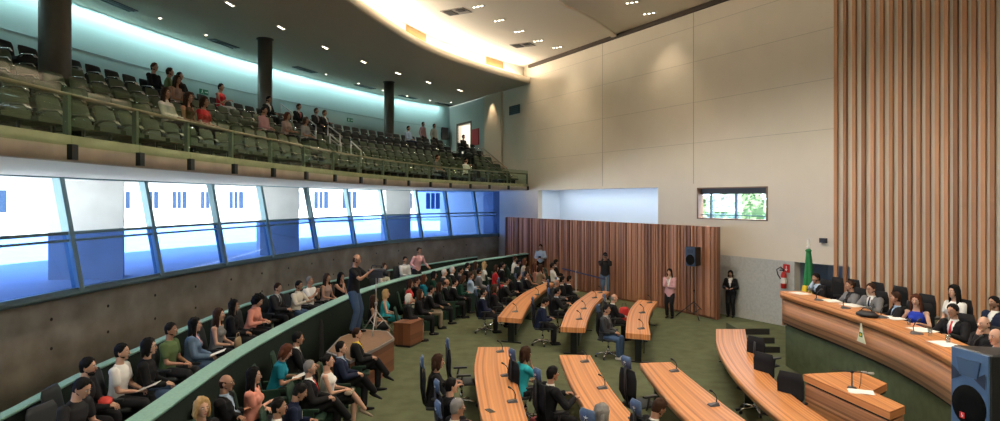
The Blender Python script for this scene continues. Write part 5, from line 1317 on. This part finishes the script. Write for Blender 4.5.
for px, py, zf, lab, kw in L_:
    P(px, py, zf, lab, 'g', ang=kw.pop('ang', -82), **kw)
# --- at the far desks
for px, py, lab, kw in [
 (483.5, 292.5, 'person in navy suit nearest the camera at the far left desk', dict(pose='lap', tc='NV', sh='W', tie='K')),
 (495, 288.5, 'woman in black with red scarf at the far left desk', dict(pose='lap', fem=1, top='jacket', tc='K', sh='RD', hair='bob', hc='br')),
 (506.5, 281, 'person in black suit with pinkish tie at the far left desk', dict(pose='desk', tc='K', sh='W', tie='PK')),
 (518.5, 276.5, 'person in open black jacket and white shirt at the far left desk', dict(pose='back', tc='K', sh='W')),
 (526, 274.5, 'person in black suit and white shirt, fourth at the far left desk', dict(pose='back', tc='K', sh='W')),
 (545.5, 302, 'person in dark navy suit with bowed head at the far middle desk', dict(pose='read', tc='NV', sh='W')),
 (557.5, 291.5, 'person in black suit and striped tie at the far middle desk', dict(pose='desk', tc='K', sh='LB', tie='CH')),
 (556.5, 283, 'bald person in grey suit at the far middle desk', dict(pose='clasp', tc='CH', sh='W', hair='bald', hc='gr')),
 (562.5, 280, 'person in dark suit with pale tie at the far middle desk', dict(pose='lap', tc='K', sh='W', tie='CR')),
 (569.5, 279.5, 'person in black suit with red tie at the end of the far middle desk', dict(pose='lap', tc='K', sh='W', tie='RD')),
 (606.5, 309.5, 'person in grey suit and blue jeans turned to the camera, far right desk', dict(pose='lap', tc='CH', sh='LG', tie='GY', bc='JN', ang=-120, shoe='W')),
 (614, 298, 'bald person in black suit at the far right desk', dict(pose='clasp', tc='K', sh='W', hair='bald', hc='gr', skin='l'))]:
    P(px, py, 0, lab, 'o', ang=kw.pop('ang', -85), **kw)
# --- at the near desks
P(438, 362, 0, 'woman with dark brown hair in black at the leftmost near desk, seen from behind', 'o', pose='desk', fem=1, top='sweater', tc='K', bc='K', hair='bob', hc='br', ang=-80)
P(451.5, 386, 0, 'woman with dark hair in black suit and bare knees at the leftmost near desk', 'o', pose='lap', fem=1, tc='K', sh='K2', bot='skirt', bc='K', hair='bun', hc='bk', ang=-70, skin='l')
P(457.5, 408, 0, 'grey-haired person with glasses at the leftmost near desk by the bottom edge', 'o', pose='desk', tc='K', sh='W', hc='gr', ang=-70, extra=('glasses',))
P(525.5, 354, 0, 'woman with dark hair in colourful blouse at the middle near desk', 'o', pose='chin', fem=1, top='tee', tc='TQ', bc='K', hair='bob', hc='br', ang=-65)
P(552.5, 374, 0, 'person in black suit resting a hand on the middle near desk', 'o', pose='desk', tc='K', sh='W', hc='bk', ang=-68, skin='m')
P(601.5, 414, 0, 'person with straight greyish brown hair at the bottom edge beside the middle near desk', 'o', pose='desk', fem=1, tc='K', sh='W', hair='bob', hc='gr', ang=-50)
P(659, 408, 0, 'person in dark suit with bowed head at the rightmost near desk', 'o', pose='read', tc='K', sh='W', hc='br', ang=-70)
# --- standing people
P(605, 256, 0, 'photographer in dark jacket and blue trousers standing before the slatted partition', pose='stphoto', top='sweater', tc='K2', bc='DN', ang=175, scale=1.08)
P(669.5, 272.5, 0, 'woman in pink jacket and white top standing with hand at chin by the partition', pose='stchin', fem=1, tc='PK', sh='W', bc='K', hair='long', ang=150, scale=.96, skin='l')
b_ = P(730.5, 274, 0, 'woman in black suit and white top standing alone by the grey wall panel', pose='sthold', fem=1, tc='K', sh='W', bc='K', hair='bob', ang=150, scale=.92, skin='m')
b_.location.y -= 0; 
P(540.5, 247, TF, 'standing person in light blue shirt holding a camera near the partition', pose='sthold', top='shirt', tc='LB', bc='K', hc='br', ang=170, scale=1.0)
cm_ = P(357, 259.5, ZP + .006, 'cameraman with shaved head, black t-shirt and jeans on the wooden platform', pose='stcam', top='tee', tc='K', bc='JN', hair='bald', hc='br', skin='m', ang=-97, scale=1.12)
# --- podium
PZ = ZPF
_P = P
def P(*a, **k): k.setdefault('scale', .95); return _P(*a, **k)
tg = (0, 14)
P(816, 278, PZ, 'person in navy suit resting face on hand at the left end of the podium', 'o', pose='face', tc='K', sh='LB', tie='K', hc='bk', ang=100)
P(850, 285.5, PZ, 'woman in grey jacket at the podium beside the person in grey suit', 'o', pose='desk', fem=1, tc='GY', sh='K2', bc='K', hair='bun', hc='br', ang=95)
P(871, 289, PZ, 'person in grey suit, white shirt, striped tie and glasses at the podium', 'o', pose='desk', tc='GY', sh='W', tie='NV', hc='br', ang=110, extra=('glasses',), skin='l')
P(895.5, 298, PZ, 'person in dark suit looking down the podium, left of the woman in blue', 'o', pose='desk', tc='K', sh='LB', hc='br', ang=70)
P(916, 301, PZ, 'smiling woman with long brown hair in blue sleeveless top at the podium', 'o', pose='desk', fem=1, top='tank', tc='BL', bc='K', hair='long', hc='rb', ang=130, skin='l')
P(953, 311, PZ, 'person in black suit with red tie at the podium', 'o', pose='desk', tc='K', sh='W', tie='RD', ang=110, skin='m')
P(984, 324, PZ, 'bald person in black resting the chin on a hand at the podium', 'o', pose='chin', tc='K', sh='K2', hair='bald', hc='br', ang=100, skin='l')
P(996, 337, PZ, 'bald person in dark suit with red tie at the right edge of the podium', 'o', pose='desk', tc='K', sh='W', tie='RD', hair='bald', hc='gr', ang=100, skin='l')
P(954, 292, PZ, 'woman with long black hair in white blouse behind the podium row', 'o', pose='lap', fem=1, top='tee', tc='W', bc='K', hair='long', ang=100, skin='l', scale=1.02)
P(994, 303, PZ, 'person in dark blue suit behind the podium row at the right edge', 'o', pose='lap', tc='NV', sh='W', ang=100)
for px, py, lab in ((842, 278, 'empty black swivel chair behind the podium, right of the navy suit'), (858, 280, 'empty black swivel chair behind the podium, behind the woman in grey jacket'), (882, 283, 'empty black swivel chair behind the podium, behind the grey suit'), (932, 295, 'empty black swivel chair behind the podium, right of the woman in blue'), (905, 287, 'empty black swivel chair against the slats, left of the woman in blue')):
    office_px(px, py, 1.08, lab, ang=100, zf=PZ)
P = _P
# --- balcony
def BP(px, r, lab, **kw):
    s = take(r, px); rz = s[3] + math.radians(kw.pop('turn', 0)); return person(s[2].x, s[2].y, s[4], rz, lab, **kw)
BP(148, 4, 'person in black shirt at the left of the last balcony row', pose='lap', top='sweater', tc='K', hc='br')
BP(158, 4, 'person in green shirt next to the black shirt in the last balcony row', pose='lap', top='tee', tc='GN', bc='K', hc='br', turn=30)
BP(184, 4, 'person in black t-shirt lounging in the last balcony row', pose='back', top='tee', tc='K', bc='K')
BP(218, 4, 'person with dark hair and red top at the right of the left balcony group', pose='fold', fem=1, top='tank', tc='RD', bc='LG', hair='short')
BP(268, 4, 'person in black suit right next to the middle balcony column', pose='clasp', tc='K', sh='W')
BP(299, 4, 'first suited person in the middle of the balcony, beside the stair rail', pose='clasp', tc='K', sh='W', tie='RD', hc='br')
BP(313, 4, 'second suited person in the middle of the balcony', pose='lap', tc='K', sh='LG', hc='br')
BP(327, 4, 'third suited person in the middle of the balcony, arms folded', pose='fold', tc='K2', sh='W', hc='br')
BP(262, 2, 'person in pale pink shirt behind the glass left of the middle stair', pose='lap', top='shirt', tc='PK', bc='K')
BP(282, 2, 'person with reddish hair behind the glass near the middle stair', pose='clasp', fem=1, top='tee', tc='FL', bc='K', hair='bob', hc='rb')
BP(295, 2, 'person in pale green top behind the glass near the middle stair', pose='lap', fem=1, top='tee', tc='LG', bc='K', hair='bob', hc='br')
BP(168, 1, 'woman in white top and dark trousers behind the glass on the left balcony', pose='back', fem=1, top='shirt', tc='W', bc='K', hair='long', hc='br')
BP(179, 1, 'woman with bare arms beside the white top on the left balcony', pose='lap', fem=1, top='tank', tc='BR', bc='K', hair='long', hc='br')
BP(203, 1, 'woman in red top behind the glass on the left balcony', pose='lap', fem=1, top='tee', tc='RD', bc='K', hair='bob', hc='br')
BP(172, 3, 'woman with brown hair in the fourth row of the left balcony', pose='lap', fem=1, top='tank', tc='FL', bc='K', hair='long', hc='br')
BP(407, 4, 'person in light blue shirt in the last row of the right balcony', pose='lap', top='shirt', tc='LB', bc='NV')
BP(453, 4, 'person in black below the lit balcony door', pose='lap', top='sweater', tc='K', bc='K')
BP(433, 0, 'person in dark grey in the front row of the right balcony', pose='lap', top='tee', tc='GY', bc='K', hc='br')
BP(462, 0, 'person in white shirt in the front row of the right balcony', pose='clap', top='shirt', tc='W', bc='K')
for px, dd, lab, kw in ((423, 6.6, 'standing person in pink shirt near the rear balcony wall', dict(tc='PK')), (434, 6.6, 'standing person in cream shirt near the rear balcony wall', dict(tc='CR'))):
    p_ = at_px(OF(dd), px); person(p_[0].x, p_[0].y, 6.75, math.atan2(-p_[1].x, p_[1].y) - math.pi / 2, lab, pose='stand', top='shirt', bc='K2', hc='br', **kw)
place_balseats()
# --- things in hands
def cam_b(r):
    m = MB(); m.box(-.07, .07, -.14, .16, -.08, .08); m.build('body', BLACK, r); m = MB(); m.loft([((0, .16, 0), .05, .05), ((0, .27, 0), .06, .06)], (1, 0, 0), 16); m.build('lens', DKMET, r)
    m = MB(); m.tube([V((0, -.10, .08)), V((0, -.08, .15)), V((0, .12, .15)), V((0, .14, .08))], .014, 8); m.build('handle', BLACK, r); m = MB(); m.box(-.12, -.07, -.12, -.02, -.0, .08); m.build('viewfinder', BLACK, r)
    m = MB(); m.capsule((.09, -.02, .09), (.09, .2, .09), .018, .022); m.build('microphone', mat('grey_plastic', (.09, .09, .10), .45), r)
cz = G(376, 333.5, ZP); tz = 1.36
ct = tripod((cz.x, cz.y, ZP + .006), tz, 'silver-legged camera tripod standing on the wooden platform', .42, 'camera_tripod', STEEL)
q = V((cz.x, cz.y, ZP + tz + .10)); r = empty('video_camera', tuple(q), math.radians(-100), 1.25); tag(r, 'black shoulder video camera on the tripod in front of the cameraman', 'video camera'); cam_b(r)
def photo_b(r):
    m = MB(); m.box(-.06, .06, -.03, .03, -.04, .04); m.build('body', BLACK, r); m = MB(); m.loft([((0, .03, 0), .03, .03), ((0, .10, 0), .035, .035)], (1, 0, 0), 12); m.build('lens', DKMET, r)
for o in [o for o in COL.objects if o.name.startswith('person') and o.get('label', '').startswith('photographer')]: held('photo_camera', 'black photo camera held to the face by the photographer', 'camera', o, V((0, .30, 1.66)), photo_b)
def find(s): return next(o for o in COL.objects if o.name.startswith('person') and s in o.get('label', ''))
held('photo_camera', 'black photo camera held by the standing person in light blue shirt', 'camera', find('light blue shirt holding'), V((0, .40, 1.16)), photo_b)
def pap(r):
    m = MB(); m.box(-.11, .11, -.15, .15, 0, .004, Matrix.Rotation(.35, 4, 'X')); m.build('sheet', PAPER, r)
for s, lab, l in (('white short-sleeved', 'white papers on the lap of the person in white short-sleeved shirt', (0, .42, .70)), ('denim jacket', 'white papers on the lap of the woman in denim jacket', (0, .42, .70)), ('teal top reading', 'white papers held by the woman in teal top', (0, .44, .76))):
    held('paper_sheets', lab, 'paper', find(s), V(l), pap)
def bagb(r):
    m = MB(); m.loft([((0, 0, -.08), .12, .05), ((0, 0, -.06), .14, .06), ((0, 0, .05), .13, .045), ((0, 0, .09), .11, .02)], (1, 0, 0), 12); m.build('body', mat('tan_leather', (.25, .17, .09), .6), r)
    m = MB(); m.tube([V((-.10, 0, .05)), V((-.05, 0, .17)), V((.05, 0, .17)), V((.10, 0, .05))], .009, 6); m.build('handle', mat('tan_leather', (.25, .17, .09), .6), r)
def clutchb(r):
    m = MB(); m.loft([((-.12, 0, 0), .02, .05), ((-.11, 0, 0), .035, .07), ((.11, 0, 0), .035, .07), ((.12, 0, 0), .02, .05)], (0, 0, 1), 12); m.build('body', mat('pale_leather', (.45, .36, .26), .6), r)
    m = MB(); m.box(-.10, .10, .05, .075, -.005, .03); m.build('flap', mat('pale_leather', (.45, .36, .26), .6), r)
held('handbag', 'tan handbag on the lap of the woman in grey sleeveless top', 'bag', find('grey sleeveless'), V((0, .42, .70)), bagb)
held('handbag', 'pale clutch bag on the lap of the woman in white sleeveless blouse', 'bag', find('white sleeveless blouse'), V((0, .36, .68)), clutchb)
def clothb(r):
    m = MB(); m.ell((0, 0, 0), .10, .08, .06, nu=14, nv=10, fn=lambda d, q: q * (1 + .3 * noise.noise(d * 3))); m.build('cloth', mat('red_cloth', (.5, .04, .03), .8), r)
held('red_cloth', 'bright red cloth in the lap of the person in black hoodie', 'cloth', find('black hoodie'), V((0, .34, .74)), clothb)
# red bag by the woman in colourful blouse
o_ = find('colourful'); q = o_.location; r = empty('red_bag', (q.x + .28, q.y - .62, 0), .4); tag(r, 'dark red bag on the floor beside the woman in colourful blouse', 'bag')
m = MB(); m.loft([((0, 0, 0), .17, .08), ((0, 0, .05), .18, .09), ((0, 0, .26), .15, .06), ((0, 0, .30), .13, .03)], (1, 0, 0), 14); m.build('body', mat('dark_red_leather', (.20, .015, .02), .5), r); m = MB(); m.tube([V((-.09, 0, .28)), V((-.06, 0, .42)), V((.06, 0, .42)), V((.09, 0, .28))], .008, 6); m.build('handle', BLACK, r)
bpy.data.scenes.remove(TMP)
q = G(624, 307, .5); r = empty('red_bag', (q.x, q.y, 0), .4); tag(r, 'bright red bag beside the bald person at the far right desk', 'bag')
m = MB(); m.loft([((0, 0, 0), .20, .10), ((0, 0, .05), .22, .12), ((0, 0, .42), .18, .09), ((0, 0, .5), .14, .04)], (1, 0, 0), 14); m.build('body', mat('bright_red_fabric', (.5, .02, .02), .6), r); m = MB(); m.tube([V((-.09, 0, .48)), V((-.06, 0, .62)), V((.06, 0, .62)), V((.09, 0, .48))], .01, 6); m.build('handle', BLACK, r)
